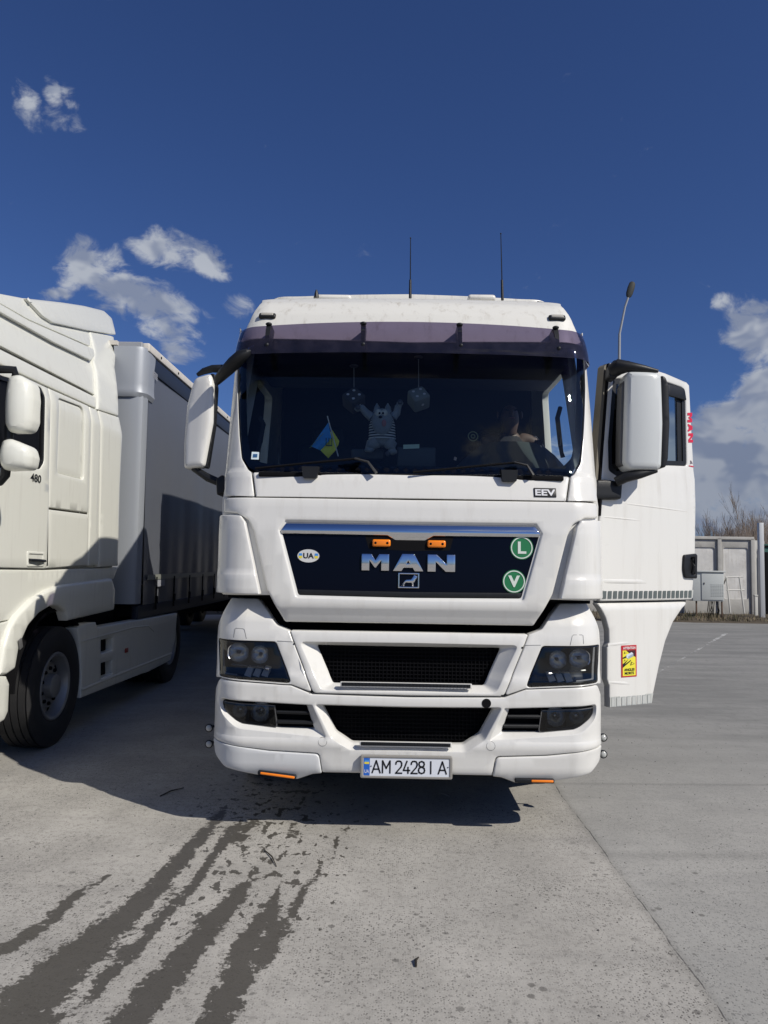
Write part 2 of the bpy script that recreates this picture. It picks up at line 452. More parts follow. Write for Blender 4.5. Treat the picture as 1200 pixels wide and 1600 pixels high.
def wheel(parent, cx, cy, cz, rad, width, side, dual=False, depth=.11):
    """side=+1: outer face towards +X. part 'wheel' > tyre, rim, bolt"""
    t = bpy.data.objects.new('wheel', None); COL.objects.link(t); t.parent = parent; t.location = (cx, cy, cz); t.empty_display_size = .1
    s = side; hw = width/2; rr = rad*.565
    prof = [(-hw*.8*s, rr), (-hw*.98*s, rr+.05), (-hw*1.0*s, rr+.12), (-hw*.96*s, rad-.06), (-hw*.86*s, rad-.012)]
    for k in range(4):
        a = -hw*.8+hw*1.6*k/4; b = a+hw*1.6/4
        prof += [(a*s, rad), ((b-.012)*s, rad), ((b-.011)*s, rad-.014), ((b-.002)*s, rad-.014)]
    prof += [(hw*.84*s, rad), (hw*.9*s, rad-.02), (hw*.97*s, rad-.07), (hw*1.0*s, rr+.13), (hw*.985*s, rr+.06), (hw*.9*s, rr+.015), (hw*.8*s, rr)]
    MB().lathe(prof, (0, 0, 0), 'X', 56).out('tyre', RUBBER, t, 40)
    p2 = [(hw*.80*s, rr+.004), (hw*.90*s, rr), (hw*.93*s, rr-.012), (hw*.86*s, rr-.03), (hw*.6*s, rr-.045), ((hw-depth)*s, rr-.06), ((hw-depth)*s, rr*.72), ((hw-depth+.03)*s, rr*.62), ((hw-depth+.03)*s, rr*.36), ((hw-depth+.09)*s, rr*.34), ((hw-depth+.10)*s, rr*.28), ((hw-depth+.10)*s, .001)]
    b = MB().lathe(p2, (0, 0, 0), 'X', 48); b.out('rim', STEEL, t, 30)
    h = MB(); proto = None
    for k in range(10):
        th = 2*math.pi*k/10+.3; q = Vector(((hw-depth+.045)*s, rr*.52*math.cos(th), rr*.52*math.sin(th)))
        if proto is None: proto = MB().lathe([(-.02*s, .017), (.0, .017), (.006*s, .012), (.006*s, .001)], (0, 0, 0), 'X', 6).out('wheel_nut', DARK, t, 30); proto.location = q
        else: n_ = proto.copy(); n_.location = q; COL.objects.link(n_)
    proto2 = None
    for k in range(10):
        th = 2*math.pi*k/10; q = Vector(((hw-depth+.003)*s, rr*.80*math.cos(th), rr*.80*math.sin(th)))
        if proto2 is None: proto2 = MB().lathe([(-.01*s, rr*.085), (.002*s, rr*.085), (.002*s, .001)], (0, 0, 0), 'X', 12).out('hand_hole', DARK, t, 30); proto2.location = q
        else: n_ = proto2.copy(); n_.location = q; COL.objects.link(n_)
    if dual:
        prof2 = [(a-2*hw*1.15*s, r_) for a, r_ in prof]; MB().lathe(prof2, (0, 0, 0), 'X', 40).out('tyre', RUBBER, t, 40)
    return t
def interp(tab):
    xs = [a for a, b in tab]; ys = [b for a, b in tab]
    return lambda z: float(np.interp(z, xs, ys))
# ------------------------------------------------------------------ the white tractor unit in the middle
XM, YM = .112, 4.57
truck = thing('tractor_unit', 'white long-haul tractor cab parked facing the viewer with its driver door open', 'truck', (XM, YM, 0))
RC = .25; XC = .97
def C(x):
    a = abs(x); d = .035*min(1, a/XC)**2
    if a > XC: q = min(a-XC, .238); d += RC-math.sqrt(RC*RC-q*q)
    return d
TB = [(.28, .075), (.34, .05), (.395, .022), (.50, .012), (.548, .0), (.575, .012), (.66, .008), (.74, .0), (.80, .004), (.93, .004), (.975, .022), (1.14, .03), (1.27, .06), (1.33, .10), (1.40, .16)]
TH = [(1.15, .10), (1.30, .045), (1.345, .02), (1.36, .012), (1.43, .01), (1.82, .02), (1.90, .03), (2.03, .045), (2.035, .05), (2.16, .085), (2.19, .10), (2.21, .125), (2.30, .15), (2.6, .225), (3.0, .345), (3.10, .39), (3.2, .43), (3.33, .49), (3.43, .57), (3.50, .68), (3.56, .84), (3.60, 1.02), (3.66, 1.4)]
SB, SH = interp(TB), interp(TH)
def mpB(u, v, d=0): return (u, C(u)+SB(v)+d, v)
def mpH(u, v, d=0): return (u, C(u)+SH(v)+d, v)
def T(px, py, mp=mpH, off=0.):
    d = ray(px, py); prev = None; best = (9, None)
    for k in range(0, 701):
        Y = 4.2+k*.004; p = CP+d*(Y/d.y); g = Y-YM-mp(max(-1.2, min(1.2, p.x-XM)), p.z, off)[1]
        if abs(g) < best[0]: best = (abs(g), p)
        if prev is not None and prev[0] < 0 <= g:
            t = prev[0]/(prev[0]-g); q = prev[1].lerp(p, t); return (max(-1.207, min(1.207, q.x-XM)), q.z)
        prev = (g, p)
    q = best[1]; return (max(-1.207, min(1.207, q.x-XM)), q.z)
def TT(pts, mp=mpH, off=0.):
    return [T(p[0], p[1], mp, off)+tuple(p[2:]) for p in pts]
def snap0(p): return [(0.0,)+tuple(q[1:]) if abs(q[0]) < .03 else q for q in p]
XL = [s*(XC+q) for q in (0, .03, .06, .09, .12, .145, .17, .19, .205, .22, .235) for s in (-1, 1)]
ZB = [a for a, b in TB]; ZH = [a for a, b in TH]
def pB(name, corners, r=.02, holes=(), material=WHITE, er=.007, th=.04, off=0., step=.025, **k):
    rg, _ = ring(corners, r, step=step)
    return panel(name, rg, mpB, material, truck, holes, er, th, .05, XL, ZB, off=off, **k)
def pH(name, corners, r=.02, holes=(), material=WHITE, er=.007, th=.04, off=0., step=.025, **k):
    rg, _ = ring(corners, r, step=step)
    return panel(name, rg, mpH, material, truck, holes, er, th, .05, XL, ZH, off=off, **k)

# -- bumper
A = snap0(TT([(637, 988, 0), (453, 985, .01), (489, 1083, .04), (637, 1087, 0)], mpB))
rimU = snap0(TT([(637, 1005), (469, 1003, .02), (502, 1078, .05), (637, 1080)], mpB)); inU = snap0(TT([(637, 1012), (494, 1009, .01), (519, 1069, .02), (637, 1071)], mpB))
g1, cn = ring(sym(rimU), .02); g1i, _ = ring(sym(inU), .02, counts=cn)
pB('grille_surround', sym(A), .01, [(g1, (g1i, .055))], th=.07, inner_mat=DARK)
# lower bumper with the wide intake, fog lamp pockets
LBL = TT([(455, 1071.5, .005), (343, 1060, .03), (337, 1075, .01), (333.5, 1150, .01), (333.5, 1152, .004), (420, 1172, .1), (499, 1177, .03), (504, 1207, .004)], mpB)
top = TT([(487.5, 1085, .01)], mpB); tc = T(637, 1090, mpB)
Bo = snap0([(0, tc[1], 0)])+top+LBL+[(0, T(637, 1209, mpB)[1], 0)]
loI = snap0(TT([(637, 1108), (503, 1104, .006), (524, 1146, .06), (549, 1163, .05), (637, 1166)], mpB))
loR = snap0(TT([(637, 1105), (492, 1101, .012), (517, 1152, .06), (547, 1172, .06), (637, 1173)], mpB))
g2, cn = ring(sym(loR), .02); g2i, _ = ring(sym(loI), .02, counts=cn)
fgR = TT([(344, 1090, .02), (487, 1102, .01), (508, 1152, .006), (437, 1144, .12), (368, 1137, .16), (345, 1112, .1)], mpB)
fgI = TT([(347, 1093, .02), (478, 1103, .01), (490, 1141, .01), (437, 1139, .12), (372, 1130, .16), (349, 1110, .1)], mpB)
f1, cn = ring(fgR, .02); f1i, _ = ring(fgI, .02, counts=cn)
pB('bumper', sym(Bo), .01, [(g2, (g2i, .05)), (f1, (f1i, .035)), (mirror(f1), (mirror(f1i), .035))], th=.10)
# corner uprights round the headlamps
HP = [(362, 934, .012), (404, 935.5, .03), (417, 953, .06), (432, 977, .05), (452, 985.5, .01), (487.5, 1082, .012), (456, 1070, .004), (345, 1058, .02), (337.5, 1058, .01), (339.5, 978, .05), (349, 956, .05)]
HL = [(341.5, 997, .012), (431, 1002.5, .03), (455.5, 1068, .02), (343, 1056, .02)]
hp = TT(HP, mpB); hl, hlc = ring(TT(HL, mpB), .02)
for sgn in (1, -1):
    f = (lambda q: q) if sgn == 1 else mirror
    rg, _ = ring(f(hp), .02, step=.025)
    panel('headlight_surround', rg, mpB, WHITE, truck, [(f(hl), None)], .006, .09, .05, XL, ZB, inner_mat=DARK)
# lower lip spoilers
LP = [(333.5, 1152.5, .01), (420, 1173.5, .1), (498, 1178.5, .03), (503, 1208, .01), (489, 1209, .03), (465, 1217, .02), (400, 1210, .05), (352, 1198, .06), (336, 1176, .05)]
lp = TT(LP, mpB)
for sgn, mt, lb in ((1, FILM, 'scuffed grey-white lip'), (-1, WHITE, None)):
    rg, _ = ring(lp if sgn == 1 else mirror(lp), .02, step=.025)
    panel('bumper_lip', rg, mpB, mt, truck, (), .008, .06, .05, XL, ZB, off=-.008, label=lb)
# bumper details
def seam(name, pts, mp=mpB, wd=.0025, off=-.0012, material=None):
    q = [T(a, b, mp) for a, b in pts]; V = []; F = []
    for i, p in enumerate(q):
        t = Vector(q[min(i+1, len(q)-1)])-Vector(q[max(i-1, 0)]); t.normalize(); n = Vector((-t.y, t.x))*wd/2
        V += [mp(p[0]+n.x, p[1]+n.y, off), mp(p[0]-n.x, p[1]-n.y, off)]
    F = [(2*i, 2*i+1, 2*i+3, 2*i+2) for i in range(len(q)-1)]
    return mk(name, V, F, material or GREYP, truck, False)
def sub(pts, n=8):
    o = []
    for a, b in zip(pts, pts[1:]): o += [(a[0]+(b[0]-a[0])*k/n, a[1]+(b[1]-a[1])*k/n) for k in range(n)]
    return o+[pts[-1]]
seam('washer_flap_seam', [(365, 996), (367, 983), (369, 981.5), (380, 982.5), (382, 984), (385, 998)])
seam('washer_flap_seam', [(891, 1008), (894, 994), (896, 992), (909, 992), (911, 993), (912, 1006)])
seam('panel_seam', sub([(433, 1001.5), (461, 1003)], 4)); seam('panel_seam', sub([(818, 1008.5), (845, 1008)], 4))
for px, py in ((504, 1159), (767, 1166)):
    c = T(px, py, mpB); disc('tow_cover', c[0], c[1], .0265, .0265, mpB, GREYP, truck, -.001, ring_in=.93)
c = T(760, 1099, mpB); disc('tow_hole', c[0], c[1], .028, .028, mpB, DARK, truck, -.002)
for px, py in ((459.5, 1006), (486, 1081), (816, 1012), (784.5, 1087)):
    c = T(px, py, mpB); disc('screw', c[0], c[1], .006, .006, mpB, DARK, truck, -.002, 10)
# steps with ribbed rubber in both openings
for (x0, y0, x1, y1) in ((532, 1067, 737, 1074), (562, 1159, 706, 1167)):
    a = T(x0, y0, mpB); b = T(x1, y1, mpB); zc = (a[1]+b[1])/2; cx = (a[0]+b[0])/2; L = abs(b[0]-a[0])
    rbox('step_frame', (cx, .008, zc), (L, .022, .030), .003, WHITE, truck)
    m = MB(); m.box((cx, -.003, zc+.002), (L-.016, .006, .021), None, .002)
    for k in range(38): m.box((cx-L/2+.02+(L-.04)*k/37, -.007, zc+.001), (.008, .006, .012))
    m.out('step_tread', BLACKP, truck)
# radiator mesh behind the openings
def meshpanel(z0, z1, y, name='grille_mesh', hw=.66):
    m = MB(); m.box((0, y+.02, (z0+z1)/2), (2*hw, .01, z1-z0))
    n = int((z1-z0)/.022)
    for k in range(n): m.box((0, y, z0+(k+.5)*(z1-z0)/n), (2*hw, .012, .006))
    for k in range(56): m.box((-hw+2*hw*(k+.5)/56, y-.004, (z0+z1)/2), (.005, .008, z1-z0))
    m.out(name, mat('mesh_black', (.004, .004, .005), .7, spec=.12), truck)
meshpanel(.80, 1.14, .13); meshpanel(.52, .80, .15)
# fog lamps and slats
for sgn in (1, -1):
    lens = TT([(348, 1094, .01), (430, 1102, .01), (434, 1137.5, .02), (372, 1130, .12), (350, 1111, .1)], mpB, .035)
    rg, cn = ring(lens if sgn == 1 else mirror(lens), .02)
    panel('fog_light', rg, lambda u, v, d: mpB(u, v, d+.03), LENSD, truck, (), .004, .012, .05, XL, ZB)
    inr = offset(rg if area(rg) > 0 else rg[::-1], .005)
    panel('fog_light_rim', rg, lambda u, v, d: mpB(u, v, d+.028), GREYP, truck, [(inr, None)], 0, .02, .05)
    cx, cz = T(372, 1112, mpB); cx2, cz2 = T(405, 1116, mpB)
    m = MB(); m.box((-(cx+cx2)/2*-sgn, .15+C(cx)*.8, cz-.01), (.44, .01, .24)); m.out('fog_bucket', mat('lamp_bucket', (.03, .03, .032), .35), truck)
    for q, rr_ in ((cx, .045), (cx2, .062)):
        b = MB(); prof = [(-.05, rr_), (-.02, rr_*.96), (.01, rr_*.75), (.03, rr_*.4), (.035, .001)]
        b.lathe(prof, (sgn*q, .10+C(q), cz-.002), 'Y', 24); b.ell((sgn*q, .09+C(q), cz), (.018, .02, .018)); b.out('fog_reflector', REFL, truck)
    for k, (py, x0, x1) in enumerate(((1113, 430, 481), (1128, 432, 487))):
        a = T(x0, py, mpB); b = T(x1, py+3, mpB); xs = sorted((sgn*a[0], sgn*b[0]))
        m = MB(); m.loft([[(x, .045+y_+C(x), (a[1]+b[1])/2+z_) for y_, z_ in ((-.012, .006), (-.016, 0), (-.010, -.012), (.03, -.018), (.035, -.006), (.0, .010))] for x in (xs[0], xs[1])]); m.out('fog_slat', BLACKP, truck)
    bx_ = T(460, 1120, mpB); rbox('fog_backing', (sgn*bx_[0], .12, bx_[1]), (.34, .02, .22), .002, DARK, truck)
# headlamps
for sgn in (1, -1):
    rg = hl if sgn == 1 else mirror(hl)
    rg = offset(rg if area(rg) > 0 else rg[::-1], .003)
    hd = bpy.data.objects.new('headlight', None); COL.objects.link(hd); hd.parent = truck
    panel('lens', rg, lambda u, v, d: mpB(u, v, d+.003), LENS, hd, (), .006, .01, .04, XL, ZB)
    inr = offset(rg, .009)
    panel('bezel', rg, lambda u, v, d: mpB(u, v, d+.010), BLACKP, hd, [(inr, None)], 0, .05, .05, XL, ZB)
    bk = offset(rg, .004)
    panel('housing', bk, lambda u, v, d: (u, C(u)*.75+.150+d+SB(v), v), mat('lamp_housing', (.02, .022, .025), .3), hd, (), 0, .01, .04, XL, ZB)
    for (px, py, r1, r2) in ((371, 1020, .069, .058), (405, 1023.5, .056, .056)):
        q = T(px, py, mpB); cc = (sgn*q[0], .10+C(q[0]), q[1])
        m = MB(); m.ell((0, 0, 0), (1, 1, 1)); 
        b = MB()
        secs = []
        for (yy, k_) in ((-.052, 1.0), (-.048, .93), (-.03, .88), (-.008, .76), (.010, .58), (.022, .36), (.027, .10)):
            secs.append([(cc[0]+k_*max(-r1*.93, min(r1*.93, r1*math.cos(t))), cc[1]+yy, cc[2]+k_*r2*math.sin(t)) for t in [2*math.pi*i/28 for i in range(28)]])
        b.loft(secs, cap=False); b.out('reflector_bowl', REFL, hd)
        MB().ell((cc[0], cc[1]-.02, cc[2]), (.012, .022, .012)).out('bulb', mat('bulb_cap', (.25, .25, .27), .2, metal=.8), hd)
    for x0 in (382, 395.5, 409):
        pts = [T(x, y, mpB) for x, y in ((x0+4, 1042), (x0+13, 1044), (x0+7, 1060), (x0-3, 1057))]
        V = []
        for dy in (.045, .075): V += [(sgn*p[0], C(p[0])+dy+SB(p[1]), p[1]) for p in pts]
        mb = MB(); mb.add(V, [(0, 1, 2, 3), (4, 7, 6, 5), (0, 4, 5, 1), (1, 5, 6, 2), (2, 6, 7, 3), (3, 7, 4, 0)]); mb.out('indicator_strip', mat('indicator_grey', (.42, .40, .36), .3, coat=.4), hd)
    a, b = T(359, 1040, mpB), T(420, 1045, mpB)
    MB().tube([(sgn*a[0], .085+C(a[0]), a[1]), (sgn*b[0], .05, b[1])], .006, 6).out('chrome_strip', REFL, hd)
# marker lamps in the lip
for sgn, ob_ in ((1, 0), (-1, 0)):
    a = T(404, 1204.5, mpB); b = T(464, 1212.5, mpB)
    if sgn == -1: a = T(864, 1216, mpB); b = T(803, 1219, mpB)
    x0, x1 = a[0], b[0]
    c = ((x0+x1)/2, C(x0)*.6+SB(.36)-.018, (a[1]+b[1])/2)
    ml = bpy.data.objects.new('marker_light', None); COL.objects.link(ml); ml.parent = truck; ml.location = c
    ro = Matrix.Rotation(math.atan2(a[1]-b[1], b[0]-a[0]) if sgn == 1 else -math.atan2(b[1]-a[1], a[0]-b[0])*0, 3, 'Y')
    rbox('lamp_base', (0, 0, 0), (abs(x1-x0), .03, .026), .008, BLACKP, ml, ro)
    if sgn == 1: rbox('amber_lens', (.004, -.014, 0), (abs(x1-x0)-.025, .012, .014), .005, ORANGE, ml, ro)
    else: rbox('amber_lens', (.045, -.014, .001), (abs(x1-x0)*.56, .012, .014), .005, ORANGE, ml, ro)
# number plate
p0 = T(562, 1178, mpB); p1 = T(707, 1215, mpB); pc = ((p0[0]+p1[0])/2, (p0[1]+p1[1])/2)
pl = bpy.data.objects.new('number_plate', None); COL.objects.link(pl); pl.parent = truck; pl.location = (pc[0], -.012, pc[1]+.001)
pw, ph = .545, .132
rg, _ = ring([(-pw/2, -ph/2), (pw/2, -ph/2), (pw/2, ph/2), (-pw/2, ph/2)], .012); mpP = lambda u, v, d=0: (u, d, v)
hi, _ = ring([(-.255, -.052), (.255, -.052), (.255, .052), (-.255, .052)], .006)
panel('plate_frame', rg, mpP, mat('grey_frame', (.25, .24, .22), .5, dirt=.6), pl, [(hi, None)], .003, .022, .2)
PW = mat('plate_white', (.66, .69, .74), .4); PB = mat('plate_blue', (.02, .12, .50), .4); INK = mat('ink_black', (.01, .01, .012), .5)
quad('plate', [(-.258, -.055), (.258, -.055), (.258, .055), (-.258, .055)], mpP, PW, pl, .004)
quad('euro_band', [(-.252, -.05), (-.216, -.05), (-.216, .05), (-.252, .05)], mpP, PB, pl, .0025)
quad('flag_blue', [(-.248, .028), (-.220, .028), (-.220, .040), (-.248, .040)], mpP, mat('flag_blue', (.05, .25, .65), .4), pl, .0018)
quad('flag_yellow', [(-.248, .016), (-.220, .016), (-.220, .028), (-.248, .028)], mpP, mat('flag_yellow', (.75, .62, .05), .4), pl, .0018)
text_mesh('UA', mpP, (-.248, -.036, -.220, -.016), PW, 'country_code', pl, bold=.01, off=-.0012+.0025)
def din(s, x, wd, z0, z1, t=.0085):
    """stroke-built plate characters"""
    P = {'A': [[(0, 0), (.5, 1), (1, 0)], [(.2, .3), (.8, .3)]], 'M': [[(0, 0), (0, 1), (.5, .38), (1, 1), (1, 0)]],
         '2': [[(.02, .74), (.06, .88), (.22, .98), (.5, 1), (.8, .97), (.97, .83), (.97, .66), (.85, .5), (0, 0), (1, 0)]],
         '4': [[(.55, 1), (0, .24), (1, .24)], [(.72, .5), (.72, 0)]], 'I': [[(.5, 0), (.5, 1)]],
         '8': [[(.5, .54), (.15, .62), (.07, .77), (.15, .93), (.5, 1), (.85, .93), (.93, .77), (.85, .62), (.5, .54), (.1, .44), (0, .26), (.1, .08), (.5, 0), (.9, .08), (1, .26), (.9, .44), (.5, .54)]]}
    m = MB()
    for st in P[s]:
        q = [Vector((x+a*wd, z0+b*(z1-z0))) for a, b in st]
        for a, b in zip(q, q[1:]):
            d = (b-a).normalized(); n = Vector((-d.y, d.x))*t/2; e = d*t*.35
            pts = [a-n-e, b-n+e, b+n+e, a+n-e]
            m.add([(p.x, .0022, p.y) for p in pts], [(0, 1, 2, 3)])
    m.out('plate_character', INK, pl)
for ch, x, wd in (('A', -.201, .047), ('M', -.140, .044), ('2', -.062, .036), ('4', -.016, .037), ('2', .029, .036), ('8', .073, .036), ('I', .140, .010), ('A', .190, .047)):
    din(ch, x, wd, -.034, .036)
for x in (-.208, .246): disc('plate_screw', x, .004, .004, .004, mpP, INK, pl, .0015, 8)
# small round side lamps on stalks
for sgn, zz in ((1, (1137, 1162)), (-1, (1152, 1178))):
    for py in zz:
        q = atY(327 if sgn == 1 else 942, py, 4.95); x = q.x-XM; z = q.z; y = 4.95-YM
        so_ = bpy.data.objects.new('side_marker', None); COL.objects.link(so_); so_.parent = truck
        MB().tube([(-1.16*sgn, y+.05, z), (x, y+.04, z), (x, y+.012, z)], .008, 8).out('stalk', BLACKP, so_)
        MB().lathe([(.02, .001), (.02, .02), (.0, .026), (-.012, .026), (-.014, .02)], (x, y, z), 'Y', 20).out('lamp_ring', BLACKP, so_)
        MB().ell((x, y-.012, z), (.020, .010, .020)).out('lamp_glass', mat('marker_glass', (.45, .46, .44), .15, coat=.5), so_)

# -- front hood, grille
Hd = snap0(TT([(637, 781, 0), (350, 778.5, .012), (349, 801, .01), (370, 801.5, .03), (388, 812, .05), (396, 830, .1), (417, 922, .1), (445, 971.5, .02), (637, 974.5, 0)]))
gr = snap0(TT([(637, 817), (446, 813.5, .006), (436.5, 828, .01), (463, 932.5, .02), (637, 937)])); 
gi = snap0(TT([(637, 819), (448, 815.5, .006), (439.5, 828.5, .01), (466, 929.5, .02), (637, 934)]))
g, cn = ring(sym(gr), .01); gii, _ = ring(sym(gi), .01, counts=cn)
pH('front_panel', sym(Hd), .02, [(g, (gii, .018))], er=.012, th=.06)
grl = bpy.data.objects.new('grille', None); COL.objects.link(grl); grl.parent = truck
mpG = lambda u, v, d=0: mpH(u, v, d+.020)
go = offset(gii if area(gii) > 0 else gii[::-1], -.01)
panel('grille_face', go, mpG, NAVY, grl, (), 0, .01, .06, XL, ZH)
zt = gi[0][1]
sx0, sz0 = gi[1][:2]; sx1, sz1 = gi[2][:2]
cb = snap0(TT([(637, 818), (448, 814.5, .004), (439, 829, .006), (441, 833.5, .004), (605, 836.5, .012), (618, 844.5, .015), (637, 845)], mpG))
rg, _ = ring(sym(cb), .006)
def mpCh(u, v, d=0):                          # bowed chrome bar
    k = (v-(zt-.045))/.05; y = C(u)+SH(v)+.004+.014*min(1.5, abs(k))**2+d; return (u, y, v)
panel('chrome_bar', rg, mpCh, CHROME, grl, (), .004, .02, .02, XL, ())
dr = TT([(570, 836, .004), (576, 857, .008), (640, 861, .0), (703, 860, .008), (709, 838, .004)], mpG)
rg, _ = ring(dr, .005); panel('lamp_recess', rg, mpG, DARK, grl, (), 0, .005, .1, off=-.001)
lb = T(637, 930, mpG); rg, _ = ring(sym(snap0(TT([(637, 925), (465, 921, .004), (468, 929, .004), (637, 933)], mpG))), .004)
panel('lower_grille_bar', rg, mpG, BLACKP, grl, (), .003, .008, .1, off=-.006)
for px, py in ((596, 848.5), (682, 850)):
    q = T(px, py, mpG); c = mpG(q[0], q[1], -.008)
    al = bpy.data.objects.new('amber_light', None); COL.objects.link(al); al.parent = grl
    for n_, d_, r_, mt_, dy in (('amber_light', (.112, .022, .044), .018, ORANGE, 0),):
        COL.objects.unlink(al); bpy.data.objects.remove(al)
        al = rbox('amber_light', c, d_, r_, mt_, grl)
    for s_ in (-1, 1): MB().ell((c[0]+s_*.036, c[1]-.0105, c[2]), (.008, .003, .008)).out('lamp_screw', DARK, grl)
mpL = lambda u, v, d=0: mpG(u, v, d)
def letter(name, polys, box, mp, depth=.012, material=CHROME, parent=grl, bulge=.0035):
    u0, v0, u1, v1 = box; vm_ = (v0+v1)/2; hh_ = abs(v1-v0)/2
    for pts in polys:
        q = [(u0+a*(u1-u0), v0+b*(v1-v0), 0) for a, b in pts]
        rg, _ = ring(q, 0, step=.008)
        panel(name, rg, lambda u, v, d: (u, mp(u, vm_, 0)[1]-depth+d+bulge*((v-vm_+hh_*.15)/hh_)**2, v), material, parent, (), .0008, depth, .009)
LM = [[(0, 0), (0, 1), (.36, 1), (.5, .62), (.64, 1), (1, 1), (1, 0), (.72, 0), (.72, .62), (.52, .18), (.48, .18), (.28, .62), (.28, 0)]]
LA = [[(0, 0), (.3, 1), (.7, 1), (1, 0), (.72, 0), (.65, .2), (.5, .2), (.5, .44), (.55, .44), (.5, .62), (.45, .44), (.5, .44), (.5, .2), (.35, .2), (.28, 0)]]
LN = [[(0, 0), (0, 1), (.33, 1), (.7, .42), (.7, 1), (1, 1), (1, 0), (.66, 0), (.29, .58), (.29, 0)]]
for L, x0, x1, y0, y1 in ((LM, 565, 608, 866, 891), (LA, 614, 661.5, 866, 892), (LN, 668, 711, 867, 893)):
    a = T(x0, y1, mpG); b = T(x1, y0, mpG); letter('chrome_letter', L, (a[0], a[1], b[0], b[1]), mpG)
a = T(622, 918.5, mpG); b = T(655, 895.5, mpG)
eb = bpy.data.objects.new('emblem', None); COL.objects.link(eb); eb.parent = grl
ro_, _ = ring([(a[0], a[1]), (b[0], a[1]), (b[0], b[1]), (a[0], b[1])], .002); ri_ = offset(ro_, .0075)
panel('emblem_frame', ro_, lambda u, v, d: mpG(u, v, d-.008), CHROME, eb, [(ri_, None)], .001, .008, .2)
lion = [(.04, .04), (.14, .10), (.22, .30), (.33, .50), (.40, .54), (.62, .56), (.70, .72), (.78, .93), (.82, .86), (.93, .80), (.92, .72), (.87, .68), (.90, .62), (.84, .60), (.82, .48), (.78, .38), (.73, .34), (.76, .06), (.66, .06), (.68, .22), (.64, .34), (.46, .34), (.35, .36), (.27, .20), (.29, .08), (.20, .06), (.23, .20), (.27, .34), (.20, .20), (.12, .06)]
letter('lion_relief', [lion], (a[0]+.004, a[1]+.004, b[0]-.003, b[1]-.003), mpG, .007, CHROME, eb)
# stickers on the grille
c = T(482, 868.5, mpG); disc('country_sticker', c[0], c[1], .069, .041, mpG, mat('sticker_white', (.62, .62, .60), .4), grl, -.003)
disc('sticker_rim', c[0], c[1], .069, .041, mpG, GREYP, grl, -.0035, ring_in=.975)
text_mesh('UA', mpG, (c[0]-.032, c[1]-.016, c[0]+.034, c[1]+.018), INK, 'sticker_lettering', grl, bold=.03, off=-.0042)
for s_ in (-1, 1):
    quad('sticker_flag_blue', [(c[0]+s_*.049-.011, c[1]), (c[0]+s_*.049+.011, c[1]), (c[0]+s_*.049+.009, c[1]+.015), (c[0]+s_*.049-.009, c[1]+.015)], mpG, MATS['flag_blue'], grl, -.004)
    quad('sticker_flag_yellow', [(c[0]+s_*.049-.009, c[1]-.015), (c[0]+s_*.049+.009, c[1]-.015), (c[0]+s_*.049+.011, c[1]), (c[0]+s_*.049-.011, c[1])], mpG, MATS['flag_yellow'], grl, -.004)
GRN = mat('sign_green', (.02, .17, .065), .35); SW = mat('sign_white', (.6, .66, .6), .4)
for t_, px, py in (('L', 815, 856), ('V', 803, 908.5)):
    c = T(px, py, mpG); rr_ = .0715
    sg = bpy.data.objects.new('round_sign', None); COL.objects.link(sg); sg.parent = grl
    disc('disc', c[0], c[1], rr_, rr_, mpG, GRN, sg, -.004, 40); disc('white_ring', c[0], c[1], rr_*.93, rr_*.93, mpG, SW, sg, -.006, 40, ring_in=.90)
    bx_ = (c[0]-.024, c[1]-.036, c[0]+.028, c[1]+.038) if t_ == 'L' else (c[0]-.036, c[1]-.034, c[0]+.036, c[1]+.036)
    text_mesh(t_, mpG, bx_, SW, 'sign_letter', sg, bold=.03 if t_ == 'L' else .045, off=-.0065)
# channel behind the air deflectors, deflectors
for sgn in (1, -1):
    f = (lambda q: q) if sgn == 1 else mirror
    chn = f(TT([(347, 800, .01), (392, 800, .01), (425, 915, .02), (436, 945, .01), (424, 930, .03), (400, 930, .01), (345, 929, .01)]))
    rg, _ = ring(chn, .01, step=.025); panel('deflector_channel', rg, mpH, WHITE, truck, (), .004, .02, .05, XL, ZH, off=.034)
    df = f(TT([(342, 805.5, .02), (377, 806, .012), (384, 816, .03), (407.5, 928.5, .006), (337, 925, .012), (336.5, 905, .01), (340.5, 893, .01), (341, 815, .02)]))
    def mpD(u, v, d=0):
        k = 0.
        zc = 1.57
        if v < zc: k = -.012*min(1, (zc-v)/.03)
        return mpH(u, v, d+k)
    rg, _ = ring(df, .01, step=.02); panel('air_deflector', rg, mpD, WHITE, truck, (), .007, .10, .04, XL, ZH+[1.57, 1.54], off=-.035)
# black void between hood and bumper
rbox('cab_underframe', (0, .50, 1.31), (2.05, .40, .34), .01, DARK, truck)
# -- windscreen surround
up_ = snap0(TT([(637, 742, 0), (395, 737.5, .012), (399.5, 776, .006), (637, 779, 0)]))
pH('upper_panel', sym(up_), .01, er=.010, th=.05)
gl = TT([(370, 520, .02), (373, 600, .1), (375.5, 680, .12), (379, 715, .08), (390, 732, .08), (402, 736.5, .05)])
gtop = T(637, 520); gbot = T(637, 741)
gp = sym([(0, gtop[1], 0)]+gl+[(0, gbot[1], 0)])
grg, gcn = ring(gp, .02, step=.03)
panel('windscreen', grg, mpH, SCREEN, truck, (), 0, .0, .06, XL, ZH, off=.012)
gin = [(-(0), gtop[1]-.02, 0)]+TT([(385, 540, .05), (384, 600, .1), (386, 680, .12), (391, 708, .08), (403, 721, .06), (420, 724.5, .03)])+[(0, T(637, 729)[1], 0)]
ginr, _ = ring(sym(gin), .02, counts=gcn)
panel('windscreen_border', grg, mpH, FRIT, truck, [(ginr, None)], 0, .004, .06, XL, ZH, off=.016)
